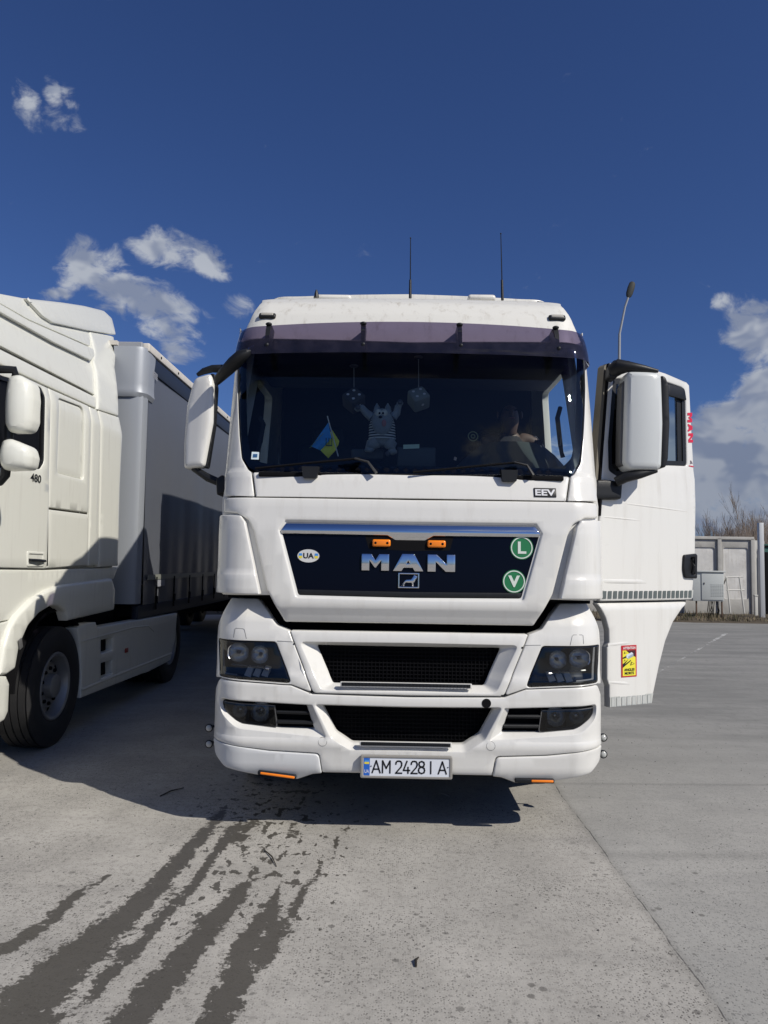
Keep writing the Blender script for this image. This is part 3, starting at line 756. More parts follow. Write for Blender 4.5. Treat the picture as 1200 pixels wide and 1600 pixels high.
for sgn in (1, -1):
    f = (lambda q: q) if sgn == 1 else mirror
    pil = f(TT([(368, 520, .01), (371.5, 600, .1), (373.5, 680, .12), (377, 716, .08), (387, 734, .06), (392.5, 737.5, .01), (397.5, 776.5, .01), (350.5, 776.5, .01), (351, 735, .03), (354, 690, .05), (361, 600, .05), (372, 520, .01)][0:0]+[(368, 512, .005), (371, 600, .1), (373.5, 680, .12), (377, 716, .08), (387, 734, .06), (392.5, 737.5, .01), (397, 776, .008), (351, 775, .008), (351.5, 735, .02), (354, 690, .05), (360, 600, .05), (366, 512, .004)]))
    rg, _ = ring(pil, .01, step=.03); panel('pillar_cover', rg, mpH, WHITE, truck, (), .005, .06, .04, XL, ZH)
# brow above the visor
br = TT([(637, 535, 0), (376, 535, .01), (391, 500, .05), (398, 486, .06), (409, 473.5, .06), (422, 467.5, .06), (470, 463, .1), (550, 460.5, .1)])+[(0, T(637, 459.5)[1], 0)]
br = snap0(br)
bl = [p for p in br]
rg, _ = ring(sym(bl), .02, step=.025); panel('roof_brow', rg, mpH, ROOFW, truck, (), .004, .02, .03, XL, ZH)
# roof shell behind the brow
arc = [(u, v) for u, v in rg if v > T(391, 500)[1]]; arc.sort()
V = []; F = []; n = len(arc)
for k, yy in enumerate((0, .35, .8, 1.3, 2.28)):
    for (u, v) in arc:
        y = mpH(u, v)[1]+.004
        V.append((u*(1-.004*k), y+(2.28-y)*k/4., v+(.02*math.sin(k/4*math.pi))-(.006 if k == 0 else 0)-.004*k))
for k in range(4):
    for i in range(n-1): F.append((k*n+i, k*n+i+1, (k+1)*n+i+1, (k+1)*n+i))
fix_normals(mk('roof', V, F, ROOFW, truck))
q = T(500, 463)
for px, w_ in ((520, .30), (752, .22)):
    p = atY(px, 458, YM+1.25); rbox('roof_hatch', (p.x-XM, 1.45, p.z-.048), (w_, .5, .05), .024, ROOFW, truck)
# roof marker lamps
for px, py, s_ in ((418, 494.3, 1), (870, 497.3, -1)):
    q = T(px, py); c = mpH(q[0], q[1], -.006)
    ml = bpy.data.objects.new('roof_marker', None); COL.objects.link(ml); ml.parent = truck; ml.location = c; ml.rotation_euler = (R(-28), R(2*s_), R(-6*s_))
    rbox('lamp_base', (0, 0, 0), (.118, .03, .042), .012, BLACKP, ml)
    rbox('lamp_glass', (0, -.012, .004), (.088, .016, .024), .006, mat('clear_marker', (.4, .38, .33), .2, coat=.5), ml)
# visor: smoked sheet wrapping round both ends
VT, VBt = 3.197, 2.985
def mpV(u, v, d=0):
    a = abs(u); y = .055*min(1, a/.97)**2
    if a > .97: t = (a-.97)/.32; 
    k = (v-VBt)/(VT-VBt)
    y += .21+.085*k*k+.03*k
    return (u, y+d, v)
V = []; F = []; n = 0
prof = []
for i in range(49):
    u = -1.02+2.04*i/48; prof.append((u, .05*(abs(u)/1.02)**2))
for j in range(1, 13):
    th = j/12*math.pi/2*.96; e = (1.02+.17*math.sin(th), .05+.20*(1-math.cos(th)))
    prof.append(e); prof.insert(0, (-e[0], e[1]))
prof.append((1.193, .40)); prof.insert(0, (-1.193, .40))
nz = 9
vt = []
for j in range(nz):
    k = j/(nz-1)
    for (u, y) in prof:
        zt_ = VT+.012-(abs(u)/1.19)**2*.035; zb_ = VBt-.012-.012*(abs(u)/1.19)**4
        z = zb_+(zt_-zb_)*k
        V.append((u*(1-.012*k), y+.185+.02*k+.085*k**2, z))
m_ = len(prof)
for j in range(nz-1):
    for i in range(m_-1): F.append((j*m_+i, j*m_+i+1, (j+1)*m_+i+1, (j+1)*m_+i))
vis = bpy.data.objects.new('sun_visor', None); COL.objects.link(vis); vis.parent = truck
mk('visor_sheet', V, F, VISOR, vis)
for px in (425, 569, 715, 861):
    q = T(px, 520); x = q[0]
    b = MB(); yb = .05*(x/1.02)**2+.185
    b.loft([[(x+a_*.016, yb+.10+y_, VT-.004+z_) for a_, y_, z_ in ((-1, 0, 0), (1, 0, 0), (1, .14, -.01), (-1, .14, -.01))],
            [(x+a_*.014, yb+.055+y_, VT-.06+z_) for a_, y_, z_ in ((-1, 0, 0), (1, 0, 0), (1, .14, -.02), (-1, .14, -.02))],
            [(x+a_*.012, yb+.02+y_, VBt+.03+z_) for a_, y_, z_ in ((-1, 0, 0), (1, 0, 0), (1, .08, -.0), (-1, .08, -.0))]])
    b.ell((x, yb+.09, VT-.006), (.022, .02, .012)); b.ell((x+.004, yb+.014, VBt+.045), (.014, .012, .014)); b.out('visor_bracket', BLACKP, vis)
# cab shell: sides, rear, floor, firewall
def lean(z): return .0 if z < 2.05 else .012+.085*(z-2.05)**1.25*.62
for sgn in (-1, 1):
    mpS = lambda u, v, d=0, s=sgn: (s*(1.203-lean(v)-d), u, v)
    out = [(.30, 1.44, .02), (2.30, 1.44, .02), (2.30, 3.45, .02), (.95, 3.46, .02), (.60, 3.1, .1), (.40, 2.4, .1), (.24, 2.1, .05)]
    rg, _ = ring(out, .02, step=.08)
    if sgn == 1: hole = [(.50, 1.50, .05), (1.50, 1.50, .05), (1.50, 3.02, .06), (.80, 3.02, .1), (.50, 2.1, .08)]
    else: hole = [(.48, 2.22, .05), (1.46, 2.22, .05), (1.46, 2.95, .06), (.82, 2.95, .1)]
    h, _ = ring(hole, .03, step=.08)
    panel('cab_side', rg, mpS, WHITE, truck, [(h, None)], .005, .05, .12)
    if sgn == -1: panel('side_window', h, lambda u, v, d: mpS(u, v, d+.02), PANE, truck, (), 0, 0, .2)
rbox('rear_wall', (0, 2.28, 2.2), (2.3, .06, 2.5), .01, mat('cab_back', (.45, .44, .42), .6), truck)
rbox('cab_floor', (0, 1.25, 1.42), (2.3, 2.0, .06), .005, DARK, truck)
V = [( -1.19, .12, 2.17), (1.19, .12, 2.17)]
mk('firewall', [(-.92, .165, 1.4), (.92, .165, 1.4), (.92, .165, 2.185), (-.92, .165, 2.185)], [(0, 1, 2, 3)], DARK, truck, False)
rbox('fascia_backing', (0, .27, 1.9), (1.9, .1, .6), .01, DARK, truck)
# headliner + bunk: interior trim
TRIM = mat('dark_interior', (.018, .020, .024), .8, var=.2); TRIM2 = mat('dash_plastic', (.060, .068, .070), .5, var=.2, bump=.05, bscale=150)
rbox('roof_console', (0, .95, 3.16), (2.2, .75, .34), .05, TRIM, truck)
rbox('headliner', (0, 1.6, 3.38), (2.15, 1.3, .04), .01, TRIM, truck)
rbox('bunk', (0, 2.0, 1.95), (2.2, .5, .18), .05, TRIM, truck)
rbox('curtain', (0, 2.2, 2.6), (2.25, .05, 1.6), .02, TRIM, truck)
# dashboard with instrument hood
secs = []
for i in range(33):
    x = -1.13+2.26*i/32; h_ = .36*math.exp(-((x-.70)/.36)**4); b_ = .04*math.exp(-((x+.1)/.4)**4)
    z1 = 2.20+h_*.75+b_; 
    secs.append([(x, .22, 2.10), (x, .22, 2.165), (x, .38, 2.185+b_+h_*.15), (x, .55, z1), (x, .70, z1+.01), (x, .80, z1-.06), (x, .86, 1.9), (x, .86, 1.5), (x, .3, 1.5)])
MB().loft(secs).out('dashboard', TRIM2, truck, 60)
sw = bpy.data.objects.new('steering_wheel', None); COL.objects.link(sw); sw.parent = truck; sw.location = (.74, 1.0, 2.33); sw.rotation_euler = (R(-38), 0, 0)
m = MB(); pts = [(.235*math.cos(t), .235*math.sin(t), 0) for t in [2*math.pi*k/32 for k in range(33)]]; m.tube(pts, .016, 8).out('wheel_rim', BLACKP, sw)
m = MB(); m.ell((0, 0, -.02), (.09, .07, .03))
for a_ in (0, 180, 250, 290): t = R(a_); m.tube([(0, 0, -.02), (.23*math.cos(t), .23*math.sin(t), 0)], .014, 6)
m.out('wheel_hub', BLACKP, sw)
for x in (-.66, .74):
    se = bpy.data.objects.new('seat', None); COL.objects.link(se); se.parent = truck; se.location = (x, 1.35, 1.45)
    rbox('cushion', (0, .05, .42), (.50, .50, .16), .06, TRIM, se); rbox('backrest', (0, .33, .80), (.50, .14, .72), .06, TRIM, se, Matrix.Rotation(R(-8), 3, 'X')); rbox('headrest', (0, .40, 1.22), (.28, .10, .18), .05, TRIM, se)
    rbox('pedestal', (0, .08, .18), (.36, .36, .34), .03, DARK, se)
# door-pillar grab handle
MB().tube([(1.02, .44, 2.35), (1.0, .42, 2.42), (.99, .47, 2.62), (1.02, .52, 2.7)], .016, 8).out('grab_handle', TRIM, truck)
MB().tube([(-1.02, .44, 2.35), (-1.0, .42, 2.42), (-.99, .47, 2.55), (-1.02, .52, 2.6)], .016, 8).out('grab_handle', TRIM, truck)
# wipers
for (x0, y0, x1, y1, bx0, by0) in ((555, 718, 588, 740, 400, 733), (802, 724, 832, 744, 645, 739)):
    wp = bpy.data.objects.new('wiper', None); COL.objects.link(wp); wp.parent = truck
    a = T(x0, y0); b = T(x1, y1); mid = T((x0*.5+x1*.5)+4, y0*.6+y1*.4-3)
    MB().tube([mpH(*a, -.045), mpH(*mid, -.06), mpH(*b, -.04)], [.012, .013, .016], 8, .6).out('wiper_arm', mat('wiper_grey', (.03, .03, .03), .45), wp)
    e = T(bx0, by0); mm = MB(); L = [mpH(a[0]+(e[0]-a[0])*t, a[1]+(e[1]-a[1])*t, -.03-.01*math.sin(t*3)) for t in np.linspace(-.05, 1, 12)]
    mm.tube(L, .008, 6); mm.out('wiper_blade', DARK, wp)
for px, py in ((485.5, 739), (794.5, 744.5)):
    q = T(px, py); c = mpH(q[0], q[1], -.02); b = MB()
    b.loft([[(c[0]+a_*wx, c[1]+y_, c[2]+z) for a_, y_ in ((-1, -.025), (1, -.025), (1.06, .03), (-1.06, .03))] for wx, z in ((.052, .036), (.051, .03), (.044, -.03), (.036, -.036))]); b.out('wiper_cap', BLACKP, truck)
rbox('cowl', (0, C(0)+.13, 2.168), (1.9, .06, .03), .008, DARK, truck)
# badge
a = T(834.5, 776.5); b = T(868.5, 763); rg, _ = ring([a, (b[0], a[1]), b, (a[0], b[1])], .003)
bd = bpy.data.objects.new('badge', None); COL.objects.link(bd); bd.parent = truck
panel('badge_plate', rg, mpH, BLACKP, bd, (), .002, .006, .2, off=-.006)
text_mesh('EEV', mpH, (a[0]+.007, a[1]+.009, b[0]-.007, b[1]-.009), SILV, 'badge_lettering', bd, depth=.002, bold=.03, off=-.0075)
# glass stickers
SKW = mat('sticker_pale', (.62, .72, .74), .5)
q = T(398.5, 711.5); quad('windscreen_sticker', [(q[0]-.025, q[1]-.025), (q[0]+.025, q[1]-.027), (q[0]+.024, q[1]+.023), (q[0]-.024, q[1]+.025)], mpH, SKW, truck, .006)
quad('sticker_print', [(q[0]-.014, q[1]-.012), (q[0]+.014, q[1]-.012), (q[0]+.014, q[1]+.010), (q[0]-.014, q[1]+.010)], mpH, mat('print_blue', (.03, .10, .22), .5), truck, .004)
q = T(739.5, 681); disc('round_sticker', q[0], q[1], .034, .034, mpH, mat('sticker_olive', (.20, .20, .09), .5), truck, .015, ring_in=.78); disc('round_sticker_centre', q[0], q[1], .016, .016, mpH, MATS['sticker_olive'], truck, .015, ring_in=.5)
q = T(711.5, 716); quad('small_sticker', [(q[0]-.010, q[1]-.008), (q[0]+.006, q[1]-.014), (q[0]+.011, q[1]+.006), (q[0]-.004, q[1]+.013)], mpH, mat('print_pink', (.45, .36, .30), .5), truck, .014)
# aerials
for (px, y0, y1, r_, yl) in ((641, 372, 461, .004, .95), (785, 365, 464, .004, .95), (494.5, 453, 463, .012, 1.2)):
    a = atY(px, y1+2, YM+yl); b = atY(px-(2.5 if px == 785 else 0)+(.5 if px == 641 else 0), y0, YM+yl); a.x -= XM; a.y -= YM; b.x -= XM; b.y -= YM
    d = b-a
    if r_ < .01: MB().tube([a-d*.03, a+d*.28], [.011, .009], 8).tube([a+d*.27, a+d*.6, b], [.0045, .004, .003], 6).ell(b, (.006, .006, .006)).out('aerial', BLACKP, truck)
    else: MB().tube([a, a+d*.6, b], [.02, .015, .006], 8).out('aerial', BLACKP, truck)
# left mirror
ml = bpy.data.objects.new('mirror', None); COL.objects.link(ml); ml.parent = truck
def housing(pts_front, depth, parent, yb, mt=WHITE, crease=None, name='mirror_housing'):
    rg, _ = ring(pts_front, .03, step=.02)
    cx = sum(p[0] for p in rg)/len(rg); cz = sum(p[1] for p in rg)/len(rg)
    def mp(u, v, d=0):
        if crease is not None:
            xc_ = crease+.06*(v-cz); q = xc_-u
            return (u, yb+d+(.03*q if q < 0 else 0)+(.50*math.sqrt(q*q+.0004)+.5*q*.5-.01 if True else 0)*.55+.10*max(0, v-cz-.22), v)
        k = (u-cx); return (u, yb+d+1.3*k*k+.08*(v-cz)**2, v)
    return panel(name, rg, mp, mt, parent, (), .028, depth, .025)
MY = 4.95
def lp3(pts, Y=MY): 
    o = []
    for p in pts:
        q = atY(p[0], p[1], Y); o.append((q.x-XM, q.z)+tuple(p[2:]))
    return o
hs = lp3([(300, 587, .05), (329, 582, .03), (333.5, 600, .02), (332, 660, .1), (319, 729, .03), (283.5, 731, .03), (283, 690, .05), (287.5, 630, .1)])
housing(hs, .10, ml, MY-YM, crease=atY(318, 660, MY).x-XM)
tr = lp3([(328, 583, .01), (336, 584, .02), (338.5, 605, .02), (335, 665, .1), (324, 732, .02), (315, 729, .01), (330, 660, .1), (336, 600, .02)], MY+.03)
rg, _ = ring(tr, .01); panel('mirror_trim', rg, lambda u, v, d: (u, MY+.03-YM+d, v), BLACKP, ml, (), .006, .06, .05)
a = atY(302, 734, MY+.07); b = atY(350, 757, MY+.03)
MB().tube([(a.x-XM, a.y-YM, a.z+.01), ((a.x+b.x)/2-XM, MY+.05-YM, (a.z+b.z)/2-.005), (b.x-XM, b.y-YM, b.z)], [.02, .028, .026], 10, 1).out('mirror_arm', BLACKP, ml)
q = lp3([(337, 748, .02), (347, 741, .02), (355, 748, .02), (356, 770, .015), (338, 774, .015)], 4.93); rg, _ = ring(q, .01)
panel('mirror_mount', rg, lambda u, v, d: (u, .36+d, v), BLACKP, ml, (), .012, .15, .04)
a = atY(309, 584, MY+.08); b = atY(345, 574, MY+.12); mm = MB(); pp = [atY(x, y, MY+.1) for x, y in ((308, 585), (318, 579), (332, 575), (346, 575), (354, 582))]
mm.tube([(p.x-XM, p.y-YM, p.z-.005) for p in pp], [.012, .022, .026, .03, .03], 10); mm.out('kerb_mirror_arm', BLACKP, ml)
mm = MB(); pp = [(atY(x, y, Y_), r_) for x, y, Y_, r_ in ((339, 598, 4.93, .022), (344, 590, 4.88, .036), (354, 579, 4.83, .046), (366, 567, 4.79, .052), (378, 556, 4.76, .050), (388, 550, 4.75, .030), (392, 548, 4.75, .008))]
mm.tube([(p.x-XM, p.y-YM, p.z) for p, r_ in pp], [r_ for p, r_ in pp], 14, .8); mm.out('front_mirror', BLACKP, ml)
# chassis and running gear (mostly in the dark under the cab)
m = MB()
for x in (-.38, .38): m.box((x, 3.2, .95), (.08, 5.6, .27))
for y in (.6, 1.6, 2.9, 4.2, 5.6): m.box((0, y, .93), (.7, .12, .2))
m.out('chassis_frame', DARK, truck)
m = MB(); m.tube([(-.9, 1.47, .52), (.9, 1.47, .52)], .07, 10); m.tube([(-.9, 4.9, .52), (.9, 4.9, .52)], .09, 10); m.ell((0, 4.9, .52), (.24, .26, .24)); m.out('axle', DARK, truck)
rbox('engine_sump', (0, 1.0, .8), (.9, 1.5, .6), .1, DARK, truck)
rbox('front_crossmember', (0, .30, .62), (2.0, .25, .42), .03, DARK, truck)
for x, s_ in ((-1.06, -1), (1.06, 1)):
    wheel(truck, x, 1.47, .505, .505, .31, s_)
    wheel(truck, x-.02*s_, 4.95, .505, .505, .29, s_, True, .17)
    rbox('fuel_tank', (x*.86, 3.1, .70), (.62, 1.5, .62), .10, mat('alu_tank', (.4, .41, .42), .35, metal=.7, dirt=.5), truck)
    m = MB(); n_ = 18; secs = []
    for k in range(n_+1):
        t = math.pi*k/n_; secs.append([(x-.17*s_, 1.47+.60*math.cos(t), .56+.60*math.sin(t)), (x+.145*s_, 1.47+.60*math.cos(t), .56+.60*math.sin(t)), (x+.145*s_, 1.47+.63*math.cos(t), .56+.63*math.sin(t)), (x-.17*s_, 1.47+.63*math.cos(t), .56+.63*math.sin(t))])
    m.loft(secs); m.out('wheel_arch', BLACKP, truck)
    rbox('step_light_block', (x*.98, .66, .86), (.10, .62, 1.1), .02, DARK, truck)  # unseen dark step panel, added to block sunlight under the cab
rbox('fifth_wheel', (0, 4.7, 1.12), (.8, .9, .1), .03, DARK, truck)
for s_ in (-1, 1):
    sfp, _ = ring([(2.3, .62, .05), (3.40, .62, .1), (3.48, 2.9, .1), (2.95, 3.98, .08), (2.80, 3.98, .08), (2.12, 3.42, .05), (2.3, 3.30, .02)], .03, step=.15)
    panel('side_fairing', sfp, lambda u, v, d, s_=s_: (s_*(1.19-lean(v)*.8-d), u, v), WHITE, truck, (), .01, .05, .2)
MB().loft([[(x, 2.12, 3.40), (x, 2.85, 3.97), (x, 2.90, 3.95), (x, 2.9, 3.5), (x, 2.12, 3.36)] for x in (-1.08, 1.08)]).out('roof_deflector', WHITE, truck)
rbox('roof_spoiler', (0, 1.9, 3.66), (1.9, .7, .05), .02, ROOFW, truck, Matrix.Rotation(R(6), 3, 'X')) if False else None
# ------------------------------------------------------------------ open driver door (part of the tractor unit)
TH_D = R(60); HX, HY = 1.335, 5.06
DU = Vector((math.sin(TH_D), math.cos(TH_D), 0)); DN = Vector((math.cos(TH_D), -math.sin(TH_D), 0))
def D3(u, v, d=0):
    b = .03*math.sin(max(0, min(1, u/1.0))*math.pi)*.6
    ln = .0 if v < 2.1 else .055*(v-2.1)
    step = .0
    p = Vector((HX, HY, 0))+DU*u+DN*(b-ln-d); return (p.x-XM, p.y-YM, v)
def DP(px, py, off=0.):
    d = ray(px, py); u = v = 0
    o = Vector((HX, HY, 0))
    for _ in range(12):
        b = .03*math.sin(max(0, min(1, u))*math.pi)*.6; ln = .0 if v < 2.1 else .055*(v-2.1)
        P0 = o+DN*(b-ln-off); t = (P0-CP).dot(DN)/d.dot(DN); p = CP+d*t; u = (p-o).dot(DU); v = p.z
    return (u, v)
def DD(pts): return [DP(p[0], p[1])+tuple(p[2:]) for p in pts]
door = bpy.data.objects.new('door', None); COL.objects.link(door); door.parent = truck; door['label'] = 'driver door standing open'
o_ = DD([(952, 566, .05), (1000, 571, .05), (1040, 583, .1), (1073, 597, .012), (1077.5, 602, .012), (1081, 670, .1), (1084.5, 735, .01), (1086.5, 750, .03), (1086.5, 870, .1), (1082, 937, .01), (937, 939.5, .01), (937, 800, .05), (938.5, 745, .1), (946, 630, .2)])
w_ = DD([(959, 592, .04), (1010, 590, .1), (1045, 598, .1), (1068, 606, .04), (1071.5, 625, .03), (1073.5, 728, .03), (1046, 727, .05), (985, 730, .05), (968, 746, .03), (952, 735, .03), (951, 690, .08)])
og, _ = ring(o_, .02, step=.03); wg, _ = ring(w_, .03, step=.03)
panel('door_skin', og, D3, WHITE, door, [(wg, None)], .010, .07, .06, [x/20 for x in range(21)], [2.1])
wi = offset(wg if area(wg) > 0 else wg[::-1], .035)
panel('window_frame', wg, D3, BLACKP, door, [(wi, None)], .0, .03, .06, off=.008)
panel('window_pane', wi, D3, PANE, door, (), 0, 0, .1, off=.02)
rc = DD([(1060, 612), (1072, 612), (1073, 727), (1062, 727)]); rg, _ = ring(rc, .01); panel('window_channel', rg, D3, BLACKP, door, (), 0, .02, .1, off=.016)
rc = DD([(1040, 600, .03), (1068, 607, .03), (1071, 626, .01), (1042, 618, .01)]); rg, _ = ring(rc, .01); panel('wind_deflector', rg, D3, BLACKP, door, (), .004, .02, .1, off=-.012)
rc = DD([(958, 600, .03), (975, 596, .03), (976, 738, .03), (953, 735, .03)]); rg, _ = ring(rc, .01); panel('door_inner_trim', rg, D3, DARK, door, (), 0, .02, .1, off=.05)
# inner card (holds the back of the door)
ic = offset(og if area(og) > 0 else og[::-1], .03)
panel('door_card', ic, D3, GREYP, door, [(offset(wg if area(wg) > 0 else wg[::-1], -.01), None)], 0, .02, .1, off=.075)
gs = DD([(946, 572), (950, 568), (937, 748), (932, 752), (936, 690)]); rg, _ = ring(gs, .002); panel('door_edge', rg, D3, mat('door_edge_brown', (.15, .135, .105), .5), door, (), 0, .06, .3, off=.012)
gs = DD([(950, 568), (952.5, 567), (939.5, 745), (938, 806), (935.5, 806), (937, 745)]); rg, _ = ring(gs, .002); panel('door_seal', rg, D3, DARK, door, (), 0, .05, .3, off=-.002)
# pressed lines
def dcrease(pts, w0=.012, h=.006):
    q = [DP(x, y) for x, y in pts]; V = []; n = len(q)
    for i, (u, v) in enumerate(q):
        k = math.sin(math.pi*i/(n-1))**.5
        V += [D3(u, v+w0/2, .0002), D3(u, v, -h*k), D3(u, v-w0/2, .0002)]
    F = []
    for i in range(n-1): F += [(3*i, 3*i+1, 3*i+4, 3*i+3), (3*i+1, 3*i+2, 3*i+5, 3*i+4)]
    return mk('pressed_line', V, F, WHITE, door)
dcrease(sub([(972, 786), (1074, 799)], 10)); dcrease(sub([(938, 807), (1000, 813)], 8)); dcrease(sub([(938, 908), (1010, 909)], 8), .03, .010)
# handle
hq = DD([(1066.5, 867, .02), (1085, 865, .012), (1087, 868, .01), (1086.5, 904, .012), (1068, 903, .03), (1065.5, 888, .1)])
hg, _ = ring(hq, .01); hh, _ = ring(DD([(1076, 871, .008), (1083, 871, .008), (1083, 898, .008), (1077, 897, .008)]), .01)
hn = bpy.data.objects.new('door_handle', None); COL.objects.link(hn); hn.parent = truck
panel('handle_plate', hg, D3, BLACKP, hn, [(hh, None)], .006, .02, .1, off=-.018)
panel('handle_cup', hh, D3, DARK, hn, (), 0, .01, .1, off=-.002)
g0 = DP(1078.5, 873); g1_ = DP(1078.5, 896); MB().tube([D3(g0[0], g0[1], -.02), D3(g0[0], (g0[1]+g1_[1])/2, -.032), D3(g1_[0], g1_[1], -.02)], .012, 8).out('handle_grip', BLACKP, hn)
# lower step cover
lo = DD([(935.5, 942.5, .01), (1078, 940, .02), (1066, 951, .05), (1052, 972, .1), (1040, 1002, .2), (1030, 1042, .2), (1022, 1080, .1), (1018, 1099, .006), (953, 1106, .006), (952.5, 1072, .01), (949, 1062, .02), (949, 1012, .02), (952.5, 1004, .02), (952, 985, .05), (947, 966, .08), (939, 950, .03)])
lg, _ = ring(lo, .02, step=.03)
def D4(u, v, d=0):
    zt = 1.40; k = max(0, min(1, (v-1.33)/.07)); return D3(u, v, d+.03*k*k)
panel('step_cover', lg, D4, WHITE, door, (), .009, .05, .05, (), [1.33, 1.35, 1.37, 1.39])
quad('gap_shade_strip', DD([(935, 936), (1081, 934), (1080, 944), (936, 946)]), D3, GREYP, door, .05)  # grey strip standing in for the shade between door skin and step cover
dl = sub([(950, 1008), (984, 1004)], 6); q = [DP(x, y) for x, y in dl]
dc = dcrease(dl, .02, .006); dcrease(sub([(951, 1066), (984, 1068)], 6), .02, .007)
# reflective strips: single cells
CELL = mat('reflective_grey', (.13, .15, .145), .35, metal=.3); TAPE = mat('tape_pale', (.46, .47, .44), .4)
quad('reflective_tape', DD([(938, 922.5), (1083, 921.5), (1082, 934.5), (937, 937)]), D3, TAPE, door, -.002)
u0 = DP(939.5, 930)[0]; u1 = DP(1081, 928)[0]; z0 = DP(940, 935.5)[1]; z1 = DP(940, 923.5)[1]
cell = None; nC = 19
for k in range(nC):
    a = u0+(u1-u0)*(k+.12)/nC; b = u0+(u1-u0)*(k+.90)/nC
    quad('reflective_cell', [(a, z0), (b-.004, z0), (b, z1), (a+.004, z1)], D3, CELL, door, -.0035)
quad('reflective_tape', DD([(953, 1089), (1020.5, 1083), (1018, 1098.5), (953, 1105)]), D3, TAPE, door, -.002, label='worn tape along the bottom edge')
WORN = mat('worn_print', (.36, .38, .37), .6)
WORN2 = mat('worn_fill', (.44, .45, .43), .6)
for k in range(8):
    a = DP(955+k*8, 1090-k*.7); b = DP(961+k*8, 1104-k*.8)
    m = MB(); t = .005
    quad('worn_cell', [(a[0], b[1]), (b[0], b[1]), (b[0], a[1]), (a[0], a[1])], D3, WORN2, door, -.003)
    for (x0, y0, x1, y1) in ((a[0], a[1], b[0], a[1]-t), (a[0], b[1]+t, b[0], b[1]), (a[0], a[1], a[0]+t, b[1]), (b[0]-t, a[1], b[0], b[1])):
        if random.Random(k*7+int(x0*1000)).random() < .85: m.add([D3(x0, y0, -.0035), D3(x1, y0, -.0035), D3(x1, y1, -.0035), D3(x0, y1, -.0035)], [(0, 1, 2, 3)])
    if m.v: m.out('worn_cell', WORN, door)
# blind-spot sticker
st = bpy.data.objects.new('warning_sticker', None); COL.objects.link(st); st.parent = truck
a = DP(970.5, 1058.5); b = DP(994, 1007.5); U0, V0, U1, V1 = a[0], a[1], b[0], b[1]
def SP(x, y): return (U0+(U1-U0)*x, V0+(V1-V0)*y)
RED = mat('sticker_red', (.45, .02, .03), .4); YEL = mat('sticker_yellow', (.72, .66, .05), .4); SWT = mat('sticker_text_white', (.75, .7, .7), .4)
quad('sticker_border', [SP(0, 0), SP(1, 0), SP(1, 1), SP(0, 1)], D3, RED, st, -.003)
quad('sticker_field', [SP(.08, .04), SP(.92, .04), SP(.92, .84), SP(.08, .84)], D3, YEL, st, -.0042)
quad('sticker_wedge', [SP(.08, .33), SP(.45, .56), SP(.08, .42)][::1], D3, INK, st, -.0052)
quad('sticker_wedge', [SP(.30, .84), SP(.92, .84), SP(.92, .62), SP(.62, .70)], D3, mat('sticker_maroon', (.06, .015, .02), .4), st, -.0052)
quad('sticker_wedge', [SP(.08, .62), SP(.30, .67), SP(.28, .60), SP(.08, .58)], D3, INK, st, -.0052)
quad('sticker_wedge', [SP(.08, .30), SP(.08, .37), SP(.62, .54), SP(.60, .50)], D3, INK, st, -.0053)
LOR = mat('sticker_lorry', (.55, .62, .68), .4)
quad('lorry_top', [SP(.30, .70), SP(.66, .78), SP(.76, .73), SP(.42, .65)], D3, LOR, st, -.006)
quad('lorry_side', [SP(.42, .65), SP(.76, .73), SP(.78, .65), SP(.44, .57)], D3, mat('sticker_lorry_side', (.28, .34, .40), .4), st, -.006)
quad('lorry_front', [SP(.30, .70), SP(.42, .65), SP(.44, .57), SP(.31, .62)], D3, LOR, st, -.006)
def tri(cx_, cy_, s): return [SP(cx_-s, cy_-s*.42), SP(cx_+s, cy_-s*.1), SP(cx_-s*.5, cy_+s*.45)]
for (cx_, cy_, s) in ((.70, .42, .14), (.24, .77, .09), (.22, .53, .07)):
    quad('person_triangle', tri(cx_, cy_, s), D3, INK, st, -.0062); quad('person_triangle_inner', tri(cx_, cy_, s*.62), D3, YEL, st, -.0070)
for t_, bx_, mt_ in (('ATTENTION', (.10, .875, .90, .955), SWT), ('ANGLES', (.16, .19, .84, .275), INK), ('MORTS', (.20, .08, .80, .165), INK)):
    p = SP(bx_[0], bx_[1]); q = SP(bx_[2], bx_[3]); text_mesh(t_, D3, (p[0], p[1], q[0], q[1]), mt_, 'sticker_lettering', st, bold=.03, off=-.0058)
# red lettering up the rear edge of the door: reads downwards
dc_ = bpy.data.objects.new('door_decal', None); COL.objects.link(dc_); dc_.parent = truck
DR = mat('decal_red', (.55, .015, .05), .4)
def dlet(polys, y0, y1, xt, w_=7.2):
    for pts in polys:
        q = []
        for a_, b_ in pts:                   # rotate 90 deg clockwise
            q.append(DP(xt+b_*w_-3.6+.0, y0+a_*(y1-y0)))
        tris = [tuple(t) for t in __import__('mathutils').geometry.tessellate_polygon([[Vector((u, v, 0)) for u, v in q]])]
        mk('decal_letter', [D3(u, v, -.003) for u, v in q], tris, DR, dc_, False)
dlet(LM, 645, 660, 1077.4); dlet(LA, 662, 675, 1078.0); dlet(LN, 677, 691.5, 1078.8)
quad('decal_line', DD([(1076, 727), (1083.5, 728.5), (1083.5, 730), (1076, 728.5)]), D3, DR, dc_, -.003)
mk('decal_lion', [D3(*DP(x, y), -.003) for x, y in ((1077.5, 726), (1078.5, 722), (1078, 719), (1080.5, 721), (1082, 725), (1080, 724))], [(0, 1, 2, 3, 4, 5)], mat('decal_grey', (.15, .12, .14), .5), dc_, False)
